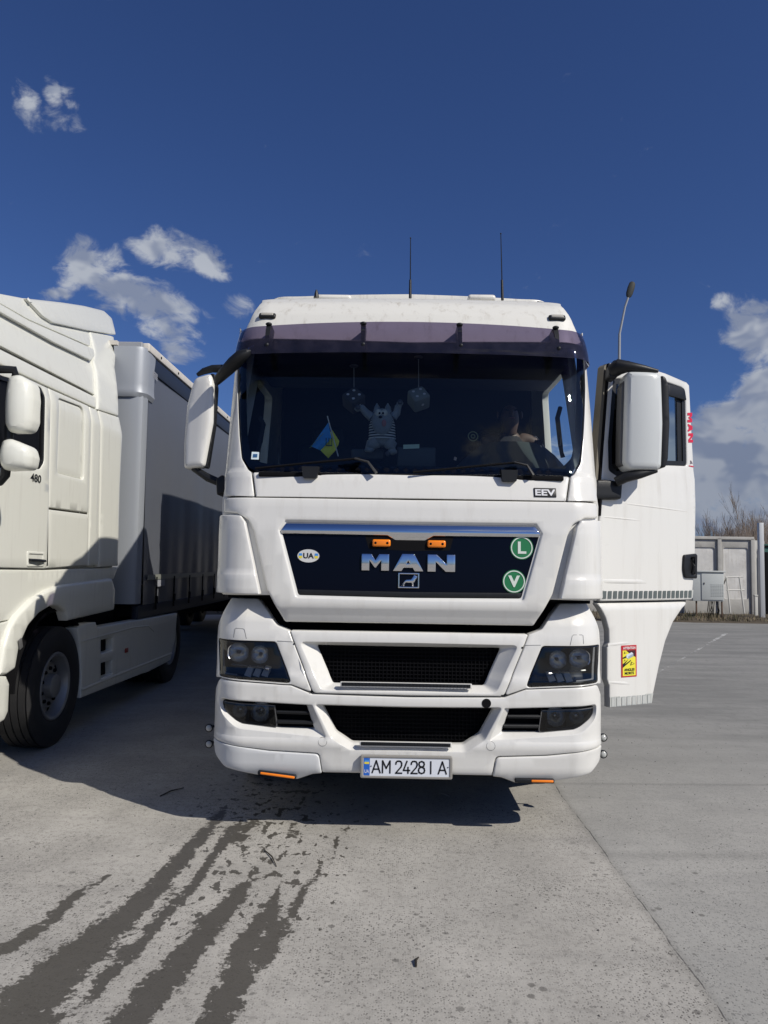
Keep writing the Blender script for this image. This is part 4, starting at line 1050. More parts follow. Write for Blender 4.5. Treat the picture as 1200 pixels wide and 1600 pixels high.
# mirror on the door
mr = bpy.data.objects.new('mirror', None); COL.objects.link(mr); mr.parent = truck
MY2 = 4.98
hs = lp3([(984, 578, .04), (1030, 580, .03), (1037, 586, .03), (1039, 660, .2), (1037, 728, .03), (1030, 733, .03), (984, 733, .04), (977, 722, .04), (979, 650, .2), (981, 586, .03)], MY2)
housing(hs, .16, mr, MY2-YM, mat('grey_white_paint', (.54, .56, .555), .35, coat=.2, dirt=.2))
tr = lp3([(1036, 584, .01), (1043, 587, .03), (1048, 600, .05), (1049.5, 660, .1), (1047, 715, .05), (1043, 729, .02), (1036, 730, .01)], MY2+.02)
rg, _ = ring(tr, .01); panel('mirror_trim', rg, lambda u, v, d: (u, MY2-YM+.05+d, v), BLACKP, mr, (), .01, .14, .05)
tr = lp3([(979, 590, .02), (975, 600, .02), (973, 650, .1), (972, 722, .02), (979, 728, .01)], MY2+.02); rg, _ = ring(tr, .01)
panel('mirror_inner_rim', rg, lambda u, v, d: (u, MY2-YM+.07+d, v), GREYP, mr, (), .005, .10, .05)
def W3(px, py, Y): p = atY(px, py, Y); return (p.x-XM, p.y-YM, p.z)
MB().tube([W3(957, 580, 5.1), W3(968, 573, 5.06), W3(985, 573, 5.03), W3(1005, 576, 5.02), W3(1028, 580, 5.03)], [.05, .055, .035, .026, .012], 12, 1).out('mirror_arm', BLACKP, mr)
q = [W3(x, y, 5.07) for x, y in ((951, 590), (953, 572), (960, 562), (985, 563), (990, 572), (972, 580), (962, 592))]
rg, _ = ring([(p[0], p[2]) for p in q], .015); panel('mirror_bracket', rg, lambda u, v, d: (u, .50+d, v), BLACKP, mr, (), .012, .10, .04)
MB().tube([W3(963, 753, 5.08), W3(978, 745, 5.05), W3(1000, 741, 5.03), W3(1026, 735, 5.04)], [.034, .038, .030, .016], 12).out('mirror_arm', BLACKP, mr)
q = [W3(x, y, 5.06)[::2] for x, y in ((926, 758), (933, 750), (946, 749), (976, 752), (974, 779), (928, 781))]
rg, _ = ring(q, .02); panel('mirror_mount', rg, lambda u, v, d: (u, .47+d+.3*max(0, u-1.25), v), BLACKP, mr, (), .015, .12, .04)
MB().tube([W3(938.5, 781, 5.07), W3(936.8, 806, 5.07)], .010, 6).out('door_cable', DARK, mr)
# ------------------------------------------------------------------ the second lorry at the left edge
XD = -2.90; LX, LY = XD-1.24, 6.3
lor = thing('tractor_unit', 'cream-white tractor unit cut off by the left edge of the photo, seen from its side', 'truck', (LX, LY, 0))
def gl_(z): return 0. if z < 2.95 else .22*(z-2.95)+.12*(z-2.95)**2
def mpX(u, v, d=0): return (XD-gl_(v)-d-LX, u-LY, v)     # u = world Y, v = z
def G(px, py, off=0.):
    d = ray(px, py); x = XD
    for _ in range(14):
        p = CP+d*((x-off)/d.x) if True else None
        x = XD-gl_(p.z)
    return (p.y, p.z)
def GG(pts, off=0.): return [G(p[0], p[1], off)+tuple(p[2:]) for p in pts]
LZ = [2.95, 3.1, 3.3, 3.5, 3.7]
def pX(name, px, material=WHITE2, r=.02, er=.008, th=.03, off=0., holes=(), parent=None, mp=None, **k):
    rg, _ = ring(GG(px, off), r, step=.05)
    return panel(name, rg, mp or mpX, material, parent or lor, holes, er, th, .09, (), LZ, off=off, **k)
# body core
core = [(4.55, .95), (5.6, .95), (5.75, 1.40), (7.75, 1.40), (7.95, 1.45), (8.02, 3.0), (7.9, 3.8), (6.6, 3.72), (5.3, 3.4), (4.85, 2.9), (4.5, 2.0)]
m = MB(); V = []
secs = []
for sx in (-.045, -.3, -2.2, -2.435):
    secs.append([(XD+sx-LX-(gl_(z) if sx > -1 else -gl_(z)), y-LY, z-(.0 if -1 > sx > -2.3 or sx < -.2 else .12 if z > 3 else 0)) for y, z in core])
m.loft(secs); m.out('cab_shell', WHITE2, lor)
# side panels
win, _ = ring(GG([(-60, 560, .05), (5, 588, .05), (64, 605, .06), (70.5, 618, .06), (69.5, 722, .06), (63, 733, .06), (-60, 729, .05)], 0), .04, step=.05)
pX('cab_door', [(-75, 536, .02), (0, 571), (74.6, 606, .01), (75.5, 885), (70.5, 888.5), (-80, 885, .02)], holes=[(win, None)])
panel('door_window', win, mpX, FRIT, lor, (), 0, .01, .1, off=.02)
wf = offset(win if area(win) > 0 else win[::-1], .03); panel('window_seal', win, mpX, BLACKP, lor, [(wf, None)], 0, .02, .1, off=.006)
blk = GG([(93, 623.5, .05), (128, 637, .06), (129.5, 745, .03), (91.5, 736, .03)]); bg_, _ = ring(blk, .03, step=.05)
blo = GG([(90.5, 621, .06), (130, 636, .07), (131, 750, .04), (89.5, 739, .04)]); bo_, _ = ring(blo, .04, step=.05)
pX('side_panel', [(76.2, 606.5, .01), (138, 634, .01), (138.5, 801, .01), (76, 793, .01)], holes=[(bo_, None)])
panel('window_blank', bo_, mpX, WHITE2, lor, (), .014, .02, .08, off=.018)
pX('side_panel', [(76, 796, .01), (138.5, 804, .01), (137.5, 883, .01), (72, 888, .01)])
pX('corner_panel', [(139.5, 635, .02), (152, 641, .02), (153.5, 882, .01), (138.5, 884, .01)], off=-.003, er=.008)
pX('side_fairing', [(153.5, 641, .01), (186, 652, .02), (187.5, 760, .1), (184.5, 884, .01), (155, 886, .01)], off=-.007, er=.009, th=.08)
pX('roof_rail', [(-75, 503), (0, 545, .02), (150.5, 621, .01), (151, 638, .01), (74, 603, .02), (-75, 533, .02)], off=-.004, er=.012)
pX('roof_side', [(-75, 447), (0, 490, .02), (110, 545, .1), (143, 562, .06), (149, 578, .05), (150.5, 618, .01), (-75, 501, .02)], off=.012, er=.014)
pX('roof_wing', [(-75, 430), (0, 474, .02), (45, 500), (147, 545, .03), (148.5, 556, .02), (143.5, 563.5, .01), (85, 535, .1), (0, 487), (-75, 445, .02)], off=-.03, er=.015, th=.06)
pX('rear_column', [(141, 518, .02), (178, 525.5, .02), (181.5, 548, .05), (180, 575, .1), (186, 650, .02), (153, 640, .01), (151, 580, .03), (147, 564, .02), (148.5, 550, .02)], off=-.02, er=.02, th=.10)
pX('roof_cap', [(-75, 445), (-60, 440, .1), (-20, 455), (43, 467, .1), (68, 495, .1), (84, 506.5, .2), (143, 518, .1), (141, 541, .02), (45, 499), (0, 473.5), (-75, 460)], off=-.005, er=.012)
pX('roof_spoiler', [(42, 466, .01), (100, 472.5, .2), (135, 478, .2), (163, 485, .15), (176, 497, .12), (182.5, 523.5, .02), (140, 517, .1), (85, 505, .2), (69, 495, .15)], off=-.045, er=.03, th=.12)
pX('lower_side', [(-80, 889), (73, 890.5, .01), (152, 888, .01), (184.5, 886, .01), (178, 905, .03), (105, 916), (85, 922, .1), (55, 935, .1), (28, 966, .05), (2, 971.5, .02), (-80, 960)], off=.012, er=.01)
# wheel arch moulding
wa = [(28, 962, .1), (52, 937, .15), (78, 921, .15), (100, 914, .1), (176, 904, .02), (181, 922, .01), (179, 953, .02), (107, 970, .01), (103, 955, .06), (93, 947, .1), (80, 947, .15), (62, 958, .15), (45, 978, .15), (31, 1010, .15), (25, 1045, .03), (12, 1054, .02), (0, 1056, .02), (8, 1010, .2), (17, 980, .15)]
pX('wheel_arch', wa, off=-.035, er=.022, th=.09)
pX('lower_front', [(-80, 960), (2, 974, .02), (24, 968, .02), (12, 990), (2, 1030), (0, 1054), (-80, 1058)], off=.0, er=.01)
pX('bumper_end', [(-80, 1060), (0, 1055, .01), (11, 1056, .01), (16, 1068, .02), (14, 1112, .03), (8, 1126, .05), (-10, 1136), (-80, 1140)], off=-.02, er=.02, th=.15)
q = G(31, 1006, -.04); rbox('side_reflector', (XD+.045-LX, q[0]-LY, q[1]), (.012, .05, .08), .005, GREYP, lor, Matrix.Rotation(R(20), 3, 'X'))
# handle
hr, _ = ring(GG([(42, 861.5, .01), (68, 863, .01), (67.5, 885, .02), (42, 885.5, .02)]), .02)
dh = bpy.data.objects.new('door_handle', None); COL.objects.link(dh); dh.parent = lor
hi_ = offset(hr if area(hr) > 0 else hr[::-1], .02)
panel('handle_surround', hr, mpX, WHITE2, dh, [(hi_, None)], .005, .015, .1, off=-.008)
panel('handle_recess', hi_, mpX, WHITE2, dh, (), 0, .01, .1, off=-.001)
a, b = G(43, 875), G(67.5, 876.5); MB().tube([mpX(a[0], a[1], -.01), mpX((a[0]+b[0])/2, (a[1]+b[1])/2, -.03), mpX(b[0], b[1], -.01)], .018, 8, .7).out('handle_bar', BLACKP, dh)
a = G(47, 751.5); b = G(64, 743.5); text_mesh('480', mpX, (a[0], a[1], b[0], b[1]+.004), INK, 'power_badge', lor, bold=.02, off=-.004)
# mirrors on the front corner
mo = bpy.data.objects.new('mirror', None); COL.objects.link(mo); mo.parent = lor
def mpM(Y0):
    def f(u, v, d=0):
        return (u-LX, Y0+d-LY, v)
    return f
def PM(pts, Y): 
    o = []
    for p in pts:
        q = atY(p[0], p[1], Y); o.append((q.x, q.z)+tuple(p[2:]))
    return o
def bowl(name, pts, Y, dep, cz=None):
    rg, _ = ring(PM(pts, Y), .03, step=.02); cx = sum(p[0] for p in rg)/len(rg); cz = sum(p[1] for p in rg)/len(rg); hw = max(p[0] for p in rg)-cx; hh = max(p[1] for p in rg)-cz
    def f(u, v, d=0):
        return (u-LX, Y+d+.05*((u-cx)/hw)**2+.03*((v-cz)/hh)**2-LY, v)
    return panel(name, rg, f, WHITE2, mo, (), .035, dep, .03)
bowl('mirror_housing', [(4, 583, .05), (25, 582, .08), (44, 594, .08), (46, 620, .1), (44, 655, .1), (38, 672, .07), (6, 673, .06), (0, 660, .06), (2, 610, .2)], 5.15, .12)
bowl('mirror_housing', [(-4, 684, .06), (10, 683, .08), (41, 696, .07), (44, 712, .06), (40, 731, .06), (-4, 733, .06), (-9, 715, .08)], 5.10, .12)
MB().tube([( -3.3-LX, 5.2-LY, 2.93), (*[v-o for v, o in zip(atY(0, 577, 5.2)[:2], (LX, LY))], atY(0, 577, 5.2).z), tuple(a-b for a, b in zip(atY(22, 578, 5.22), (LX, LY, 0))), tuple(a-b for a, b in zip(atY(24, 590, 5.24), (LX, LY, 0)))], .03, 8).out('mirror_arm', BLACKP, mo)
P_ = lambda x, y, Y: tuple(a-b for a, b in zip(atY(x, y, Y), (LX, LY, 0)))
MB().tube([P_(14, 665, 5.25), P_(14, 690, 5.25)], .03, 8).out('mirror_arm', BLACKP, mo)
MB().tube([P_(10, 728, 5.24), P_(8, 742, 5.25), P_(0, 752, 5.26), P_(-30, 756, 5.27)], .034, 8).out('mirror_arm', BLACKP, mo)
# running gear
WY = 6.66
wheel(lor, XD-.16-LX, WY-LY, .515, .515, .32, 1)
wheel(lor, XD-2.32-LX, WY-LY, .515, .515, .32, -1)
RYr = 10.25
wheel(lor, XD-.20-LX, RYr-LY, .515, .515, .30, 1, True, .17)
wheel(lor, XD-2.28-LX, RYr-LY, .515, .515, .30, -1, True, .17)
m = MB(); n_ = 20
m.loft([[(XD-.48-LX, WY-LY+.68*math.cos(t), .56+.60*math.sin(t)), (XD-.04-LX, WY-LY+.68*math.cos(t), .56+.60*math.sin(t)), (XD-.04-LX, WY-LY+.70*math.cos(t), .56+.63*math.sin(t)), (XD-.48-LX, WY-LY+.70*math.cos(t), .56+.63*math.sin(t))] for t in [math.pi*k/n_ for k in range(n_+1)]]).out('arch_liner', DARK, lor)
m = MB()
for x in (-1.65, -.85): m.box((XD+x-LX, 8.3-LY, .92), (.08, 6.4, .27))
m.box((XD-1.24-LX, 6.2-LY, .75), (1.0, 2.4, .5)); m.box((XD-1.24-LX, 10.2-LY, .9), (.8, 1.0, .5)); m.tube([(XD-2.3-LX, RYr-LY, .52), (XD-.2-LX, RYr-LY, .52)], .09, 8); m.tube([(XD-2.3-LX, WY-LY, .52), (XD-.2-LX, WY-LY, .52)], .07, 8)
m.box((XD-1.24-LX, 8.6-LY, .95), (1.9, 2.2, .4))
m.out('chassis_frame', DARK, lor)
MB().ell((XD-.35-LX, 8.75-LY, 1.17), (.12, .14, .10)).out('air_tank_cap', BLACKP, lor)
# side skirt with two steps
sk = [(121, 981, .01), (138, 974, .02), (150, 972, .01), (152, 980, .02), (180, 975), (225, 967, .05), (277, 957.5, .02), (274, 1000, .1), (266.5, 1032, .02), (232, 1050, .05), (222, 1053, .05), (126, 1091, .01), (127.5, 1060), (125.5, 1010)]
st = [ring(GG([(158, 1000, .01), (175.5, 996.5, .01), (175.5, 1016, .01), (158, 1021, .01)], .0), .01)[0], ring(GG([(158, 1036, .01), (174.5, 1032, .01), (175, 1053, .01), (158, 1060, .01)], 0), .01)[0]]
pX('side_skirt', sk, er=.012, th=.12, off=.0, holes=[(s_, None) for s_ in st], inner_mat=WHITE2)
for s_ in st:
    us_ = [p[0] for p in s_]; vs_ = [p[1] for p in s_]; rbox('step_recess', (XD-.085-LX, (min(us_)+max(us_))/2-LY, (min(vs_)+max(vs_))/2), (.03, max(us_)-min(us_)+.04, max(vs_)-min(vs_)+.04), .002, DARK, lor)
def lcrease(pts, w_=.02, h_=.008):
    q = [G(x, y) for x, y in pts]; V = []
    for u, v in q: V += [mpX(u, v+w_/2, .0005), mpX(u, v, -h_), mpX(u, v-w_/2, .0005)]
    F = []
    for i in range(len(q)-1): F += [(3*i, 3*i+1, 3*i+4, 3*i+3), (3*i+1, 3*i+2, 3*i+5, 3*i+4)]
    return mk('skirt_line', V, F, WHITE2, lor)
lcrease(sub([(126, 1003), (150, 996), (210, 980), (232, 978), (240, 986)], 4)); lcrease(sub([(127, 1078), (180, 1056), (268, 1021)], 5), .03, .012)
q = G(197, 1016); rbox('red_reflector', (XD+.006-LX, q[0]-LY, q[1]), (.01, .09, .05), .004, mat('reflector_red', (.25, .01, .01), .3), lor)

# ------------------------------------------------------------------ curtain-side trailers
def trailer(label, XR, Y0, ztop, curt, gro):
    """XR: world X of its right-hand side"""
    t = thing('box_trailer', label, 'trailer', (XR-1.275, Y0, 0), gro); w_ = 1.275; L = 13.6; zb = 1.12
    rbox('front_bulkhead', (0, .06, (zb+ztop)/2), (2.46, .10, ztop-zb), .02, BULK, t)
    for s in (-1, 1):
        # rounded corner post with a flared headboard cap
        m = MB(); pr = [(0, 0), (.03, -.03), (.11, -.05), (.26, -.05), (.26, .04), (0, .12)]
        pr = [(w_-.0-x, y) for x, y in [(0, .02), (.02, -.03), (.07, -.06), (.30, -.06), (.30, .06), (.0, .10)]]
        m.loft([[(s*x, y+.05, z) for x, y in pr] for z in (zb, ztop-.62)]); m.out('corner_post', POST, t)
        m = MB(); pr = [(w_+.0-x, y) for x, y in [(-.01, .10), (-.005, .0), (.04, -.06), (.12, -.09), (.36, -.09), (.36, .06), (.0, .30)]]
        sc = lambda k: [(s*((x-w_)*1+w_+k), y+.05-(k*.8 if y < 0 else 0), 0) for x, y in pr]
        rows = [(ztop-.66, -.012), (ztop-.61, .012), (ztop-.57, .004), (ztop-.50, .0), (ztop-.12, .006), (ztop-.07, .0)]
        m.loft([[(x, y, z) for x, y, _ in sc(k)] for z, k in rows]); m.out('headboard_cap', POST, t)
        # curtain with soft waves
        V = []; F = []; nu, nv = 120, 14
        rg = random.Random(5)
        ph = [rg.uniform(0, 6.28) for _ in range(6)]
        for i in range(nu+1):
            y = .22+(L-.3)*i/nu
            for j in range(nv+1):
                z = zb-.02+(ztop-.30-zb+.02)*j/nv
                k = 1-j/nv
                wv_ = .010*math.sin(y*1.9+ph[0])*math.sin(z*1.1+ph[1])+.006*math.sin(y*5.3+ph[2]+z)*k+.008*k**3*math.sin(y*12.5+ph[3])
                V.append((s*(w_-.012+wv_), y, z))
        for i in range(nu):
            for j in range(nv): a = i*(nv+1)+j; F.append((a, a+nv+1, a+nv+2, a+1))
        mk('curtain', V, F, curt, t)
        rbox('roof_rail', (s*(w_-.02), .28+(L-.3)/2, ztop-.21), (.05, L-.3, .20), .01, RAIL, t)
        rbox('roof_edge', (s*(w_-.02), .1+(L-.1)/2, ztop-.055), (.09, L, .10), .015, ALU, t)
        m = MB()
        for k in range(18): m.box((s*(w_+.028), .5+k*.75, ztop-.06), (.01, .025, .025))
        m.out('rail_rivet', DARK, t)
        rbox('side_raves', (s*(w_-.05), .1+(L)/2, zb-.10), (.08, L, .16), .01, RAIL, t)
        rbox('contour_stripe', (s*(w_+.006), .3+(L-.5)/2, zb+.30), (.006, L-.6, .06), 0, TAPE2, t)
        for k in range(17):
            y = .7+k*.76; m = MB(); m.box((s*(w_+.008), y, zb+.10), (.008, .045, .40)); m.box((s*(w_+.014), y, zb+.02), (.02, .06, .09)); m.out('curtain_strap', DARK, t)
    m = MB()
    m.box((0, .1+L/2, ztop-.015), (2.48, L, .02)); m.out('roof_sheet', ALU, t)
    m = MB(); m.box((0, .02, ztop-.03), (1.9, .12, .05)); m.out('front_rail', ALU, t)
    rbox('floor_deck', (0, .1+L/2, zb-.09), (2.40, L, .12), .01, DARK, t)
    rbox('rear_doors', (0, L+.12, (zb+ztop)/2), (2.5, .06, ztop-zb), .02, POST, t)
    m = MB()
    for x in (-.45, .45): m.box((x, 7.2, .82), (.12, 12.4, .32))
    for k in range(3): m.tube([(-1.0, 9.3+k*1.31, .52), (1.0, 9.3+k*1.31, .52)], .07, 8)
    for x in (-.6, .6): m.box((x, 3.4, .55), (.12, .12, .85)); m.box((x, 3.4, .13), (.3, .3, .04))
    m.out('trailer_chassis', DARK, t)
    for k in range(3):
        for s in (-1, 1): wheel(t, s*1.07, 9.3+k*1.31, .50, .50, .36, s, False, .22)
    return t
BULK = mat('bulkhead_grey', (.22, .23, .25), .5, dirt=.3); POST = mat('post_grey', (.30, .32, .35), .45, metal=.15, dirt=.15); ALU = mat('weathered_aluminium', (.55, .52, .47), .5, dirt=.6, var=.2, vscale=9)
RAIL = mat('navy_rail', (.018, .024, .040), .4); TAPE2 = mat('contour_tape', (.22, .23, .20), .4); CURT = mat('grey_curtain', (.105, .112, .130), .36, var=.08, vscale=2, bump=.05, bscale=2)
q = G(222, 700)
t1 = trailer('grey curtain-sided trailer coupled behind the cut-off lorry at left', XD+.0, q[0]-.0, 4.17, CURT, None)
# white print on the curtain
def mpT(u, v, d=0): return (1.275-d-.004, u-q[0], v)
MK = mat('faded_print', (.30, .31, .34), .6)
def GT(px, py): p = atX(px, py, XD); return (p.y, p.z)
for k in range(9):
    y0 = 583+k*3.9; a = GT(232, y0+2.4); b = GT(234.3, y0); quad('curtain_print', [(a[0], a[1]), (b[0], a[1]), (b[0], b[1]), (a[0], b[1])], mpT, MK, t1, -.012)
a = GT(232.5, 586); b = GT(244, 580)
for k in range(4):
    zz = a[1]+.02+k*.022; quad('curtain_print', [(a[0], zz), (b[0]+.04, zz-.02), (b[0]+.04, zz-.006), (a[0], zz+.014)], mpT, MK, t1, -.012)
quad('name_plate', [GT(242, 906), GT(256, 905.5), GT(256, 915), GT(242, 917)][::1], mpT, MK, t1, -.016)
a = GT(244, 908); b = GT(256, 908); text_mesh('KRONE'[:0] or 'XXXXX', mpT, (a[0], a[1]-.03, b[0]+.3, a[1]+.08), MK, 'curtain_print', t1, off=-.012) if False else None
t2 = trailer('trailer coupled behind the middle cab, hidden by it', XM+1.275, YM+3.62, 4.25, mat('white_curtain', (.5, .5, .5), .4), None)
# ------------------------------------------------------------------ ground: one sheet of worn concrete
def axis(fine, lim):
    a = list(np.arange(-fine, fine+.001, .06)); s = .06; x = fine
    while x < lim: s *= 1.22; x += s; a.append(x); a.insert(0, -x)
    return a
gx = axis(3.0, 1600); gy = [y+3.6 for y in axis(1.9, 1600)]
V = [(x, y, 0) for y in gy for x in gx]; nx = len(gx)
F = [(j*nx+i, j*nx+i+1, (j+1)*nx+i+1, (j+1)*nx+i) for j in range(len(gy)-1) for i in range(nx-1)]
GRD = bpy.data.materials.new('worn_concrete'); GRD.use_nodes = True
ground = mk('ground', V, F, GRD, None, False, kind='structure')
# wetness: streaks running out from under the cab towards the viewer; centre lines in photo pixels -> metres
STR = [([(345, 1270, 22), (320, 1300, 26), (280, 1345, 34), (235, 1395, 46), (170, 1450, 66), (90, 1520, 105), (20, 1590, 140), (-60, 1680, 150)], 1.0),
       ([(365, 1290, 16), (310, 1375, 22), (255, 1430, 26), (205, 1490, 30), (150, 1545, 24), (100, 1600, 22), (50, 1660, 22)], .85),
       ([(398, 1372, 16), (370, 1400, 36), (325, 1450, 48), (285, 1500, 56), (240, 1550, 66), (190, 1610, 76), (140, 1680, 80)], 1.0),
       ([(455, 1360, 8), (435, 1395, 14), (405, 1440, 30), (385, 1480, 50), (370, 1530, 56), (340, 1590, 60), (310, 1660, 60)], .95),
       ([(515, 1340, 10), (490, 1372, 16), (470, 1400, 18), (440, 1450, 30), (415, 1500, 30)], .8),
       ([(165, 1370, 12), (115, 1402, 24), (75, 1440, 32), (20, 1475, 34), (-40, 1505, 36)], .9),
       ([(460, 1290, 20), (455, 1310, 14)], .7), ([(540, 1292, 14), (520, 1325, 10)], .7), ([(395, 1285, 30), (365, 1310, 40)], .7)]
segs = []
for pts, wt in STR:
    q = []
    for (x, y, w_) in pts:
        a = gnd(x-w_/2, y); b = gnd(x+w_/2, y); q.append(((a.x+b.x)/2, a.y, (b.x-a.x)/2*.88))
    segs.append((q, wt))
# continue back beneath the cab
VV = np.array(V)[:, :2]; wet = np.full(len(V), -2.0)
nearm = (np.abs(VV[:, 0]) < 4) & (VV[:, 1] > 1) & (VV[:, 1] < 7)
P = VV[nearm]; W_ = np.full(len(P), -2.0)
for q, wt in segs:
    for (a, b) in zip(q, q[1:]):
        A_ = np.array(a[:2]); B_ = np.array(b[:2]); ab = B_-A_; t = np.clip(((P-A_)@ab)/(ab@ab), 0, 1)
        d = np.abs(P[:, 0]-(A_[0]+t*ab[0])); dy = np.abs(P[:, 1]-(A_[1]+t*ab[1])); d = np.hypot(d, dy*.6)
        hw = a[2]+(b[2]-a[2])*t
        q_ = 1.35*(1-d/np.maximum(hw*1.12, .02)); W_ = np.maximum(W_, np.where(q_ > 0, np.minimum(q_, 1)*wt*np.clip((5.2-P[:, 1])/1.2+.25, .35, 1), np.maximum(q_, -2)))
# splash zone of loose drops around the streaks
spl = np.exp(-((P[:, 0]+.75)/1.0)**2)*np.clip((P[:, 1]-2.2)/1.4, 0.25, 1)*np.clip((7-P[:, 1])/1.0, 0, 1)
spray = np.zeros(len(V)); spray[nearm] = spl
wet[nearm] = W_
for nm, arr in (('wet', wet*.5+.5), ('spray', spray)):
    at = ground.data.attributes.new(nm, 'FLOAT', 'POINT'); at.data.foreach_set('value', arr.astype(np.float32))
N = NT(GRD.node_tree); b = GRD.node_tree.nodes['Principled BSDF']
tc = N.node('ShaderNodeTexCoord').outputs['Object']
aw = N.node('ShaderNodeAttribute', attribute_name='wet').outputs['Fac']; asx = N.node('ShaderNodeAttribute', attribute_name='spray').outputs['Fac']
big = N.noise(tc, .35, 4, .6); mid = N.noise(N.mapv(tc, scale=(1, .8, 1)), 2.2, 5, .65); fine = N.noise(tc, 62, 5, .75); fine2 = N.noise(tc, 160, 3, .7); strk = N.noise(N.mapv(tc, scale=(.5, 5, 1), rot=(0, 0, R(8))), 1.2, 5, .6)
sepg = N.node('ShaderNodeSeparateXYZ'); N.l.new(tc, sepg.inputs[0]); gX, gY = sepg.outputs[0], sepg.outputs[1]
agg = N.node('ShaderNodeTexVoronoi'); N.l.new(tc, agg.inputs['Vector']); agg.inputs['Scale'].default_value = 75
c = N.mix(N.ramp(mid, .3, .72), (.33, .315, .285), (.45, .43, .39))
c = N.mix(N.m('MULTIPLY', N.ramp(big, .35, .7), .5), c, (.31, .30, .275))
c = N.mix(N.m('MULTIPLY', N.ramp(strk, .5, .75), .35), c, (.25, .24, .225))
pv = N.node('ShaderNodeTexVoronoi'); N.l.new(tc, pv.inputs['Vector']); pv.inputs['Scale'].default_value = 95
psep = N.node('ShaderNodeSeparateColor'); N.l.new(pv.outputs['Color'], psep.inputs[0])
pdot = N.m('MULTIPLY', N.ramp(pv.outputs['Distance'], .48, .25), N.ramp(psep.outputs[0], .50, .60))
pv2 = N.node('ShaderNodeTexVoronoi'); N.l.new(tc, pv2.inputs['Vector']); pv2.inputs['Scale'].default_value = 38
psep2 = N.node('ShaderNodeSeparateColor'); N.l.new(pv2.outputs['Color'], psep2.inputs[0])
pdot = N.m('MAXIMUM', pdot, N.m('MULTIPLY', N.ramp(pv2.outputs['Distance'], .34, .22), N.ramp(psep2.outputs[1], .78, .84)))
pits = N.m('MULTIPLY', N.m('MAXIMUM', pdot, N.m('MULTIPLY', N.ramp(fine, .53, .66), .45)), N.ramp(N.noise(tc, 1.1, 4, .6), .35, .65, .35, 1.))
c = N.mix(N.m('MULTIPLY', N.m('MULTIPLY', pits, N.ramp(gY, 9., 3.5, .35, 1.)), .85), c, (.085, .08, .072))
c = N.mix(N.m('MULTIPLY', N.ramp(agg.outputs['Distance'], .28, .10), N.ramp(fine2, .5, .62)), c, (.58, .56, .51))
c = N.mix(N.m('MULTIPLY', N.ramp(fine2, .56, .72), .5), c, (.13, .125, .115))
g2 = N.noise(tc, 24, 5, .7)
c = N.mix(N.m('MULTIPLY', N.ramp(g2, .48, .70), .40), c, (.15, .143, .13))
# long view: a greyer, darker, tyre-swept yard
yard = N.m('MULTIPLY', N.m('MULTIPLY', N.ramp(gY, 4.2, 9.), N.ramp(gX, -2.5, 1.2, .35, 1.)), .92)
ya = N.mix(N.ramp(N.noise(N.mapv(tc, scale=(.35, 1.3, 1)), 1.1, 7, .72), .32, .68), (.075, .073, .069), (.235, .228, .214))
ya = N.mix(N.m('MULTIPLY', N.ramp(N.noise(N.mapv(tc, scale=(1, .45, 1)), 13, 4, .75), .50, .66), .55), ya, (.06, .058, .054))
c = N.mix(yard, c, ya)
# newer, bluer slab to the right of the joint
wob = N.m('MULTIPLY', N.m('SUBTRACT', N.noise(tc, 1.6, 4, .6), .5), .07)
xj = N.m('ADD', N.m('SUBTRACT', gX, 1.235), wob)
c = N.mix(N.m('MULTIPLY', N.ramp(xj, -.02, .02), .4), c, (.27, .275, .265))
jn = N.m('SUBTRACT', 1.0, N.ramp(N.m('ABSOLUTE', xj), .0008, .0055))
jn = N.m('MULTIPLY', jn, N.ramp(N.noise(tc, 7, 4, .75), .40, .58))
jsoft = N.m('MULTIPLY', N.m('SUBTRACT', 1.0, N.ramp(N.m('ABSOLUTE', xj), .0, .05)), .25)
c = N.mix(jsoft, c, (.13, .125, .11)); c = N.mix(N.m('MULTIPLY', jn, .7), c, (.03, .028, .025))
# tyre marks across
for (y0, w_, k) in ((4.35, .10, .35), (5.75, .05, .4)):
    dd = N.m('ABSOLUTE', N.m('SUBTRACT', N.m('ADD', gY, N.m('MULTIPLY', gX, -.04)), y0))
    mk_ = N.m('MULTIPLY', N.m('SUBTRACT', 1.0, N.ramp(dd, .0, w_)), N.ramp(gX, 1.0, 1.5)); c = N.mix(N.m('MULTIPLY', N.m('MULTIPLY', mk_, k), N.ramp(fine, .3, .6)), c, (.10, .10, .095))
# wet
edge = N.m('ADD', N.m('MULTIPLY', N.m('SUBTRACT', N.noise(tc, 10, 6, .68), .5), 2.8), N.m('MULTIPLY', N.m('SUBTRACT', N.noise(tc, 36, 4, .65), .5), 2.2))
wv_ = N.m('ADD', N.m('SUBTRACT', N.m('MULTIPLY', aw, 2.), 1.), edge)
wetm = N.ramp(wv_, .0, .16)
drops = N.noise(N.mapv(tc, scale=(1.2, .7, 1)), 15, 3, .55); thr = N.m('SUBTRACT', .90, N.m('MULTIPLY', asx, .335))
dm = N.ramp(N.m('SUBTRACT', drops, thr), 0, .02)
wetm = N.m('MAXIMUM', wetm, dm)
c = N.mix(N.m('MULTIPLY', N.ramp(wv_, -.30, .05), .28), c, (.14, .13, .115))
c = N.mix(N.m('MULTIPLY', wetm, .86), c, N.mix(fine, (.032, .029, .024), (.072, .065, .054)))
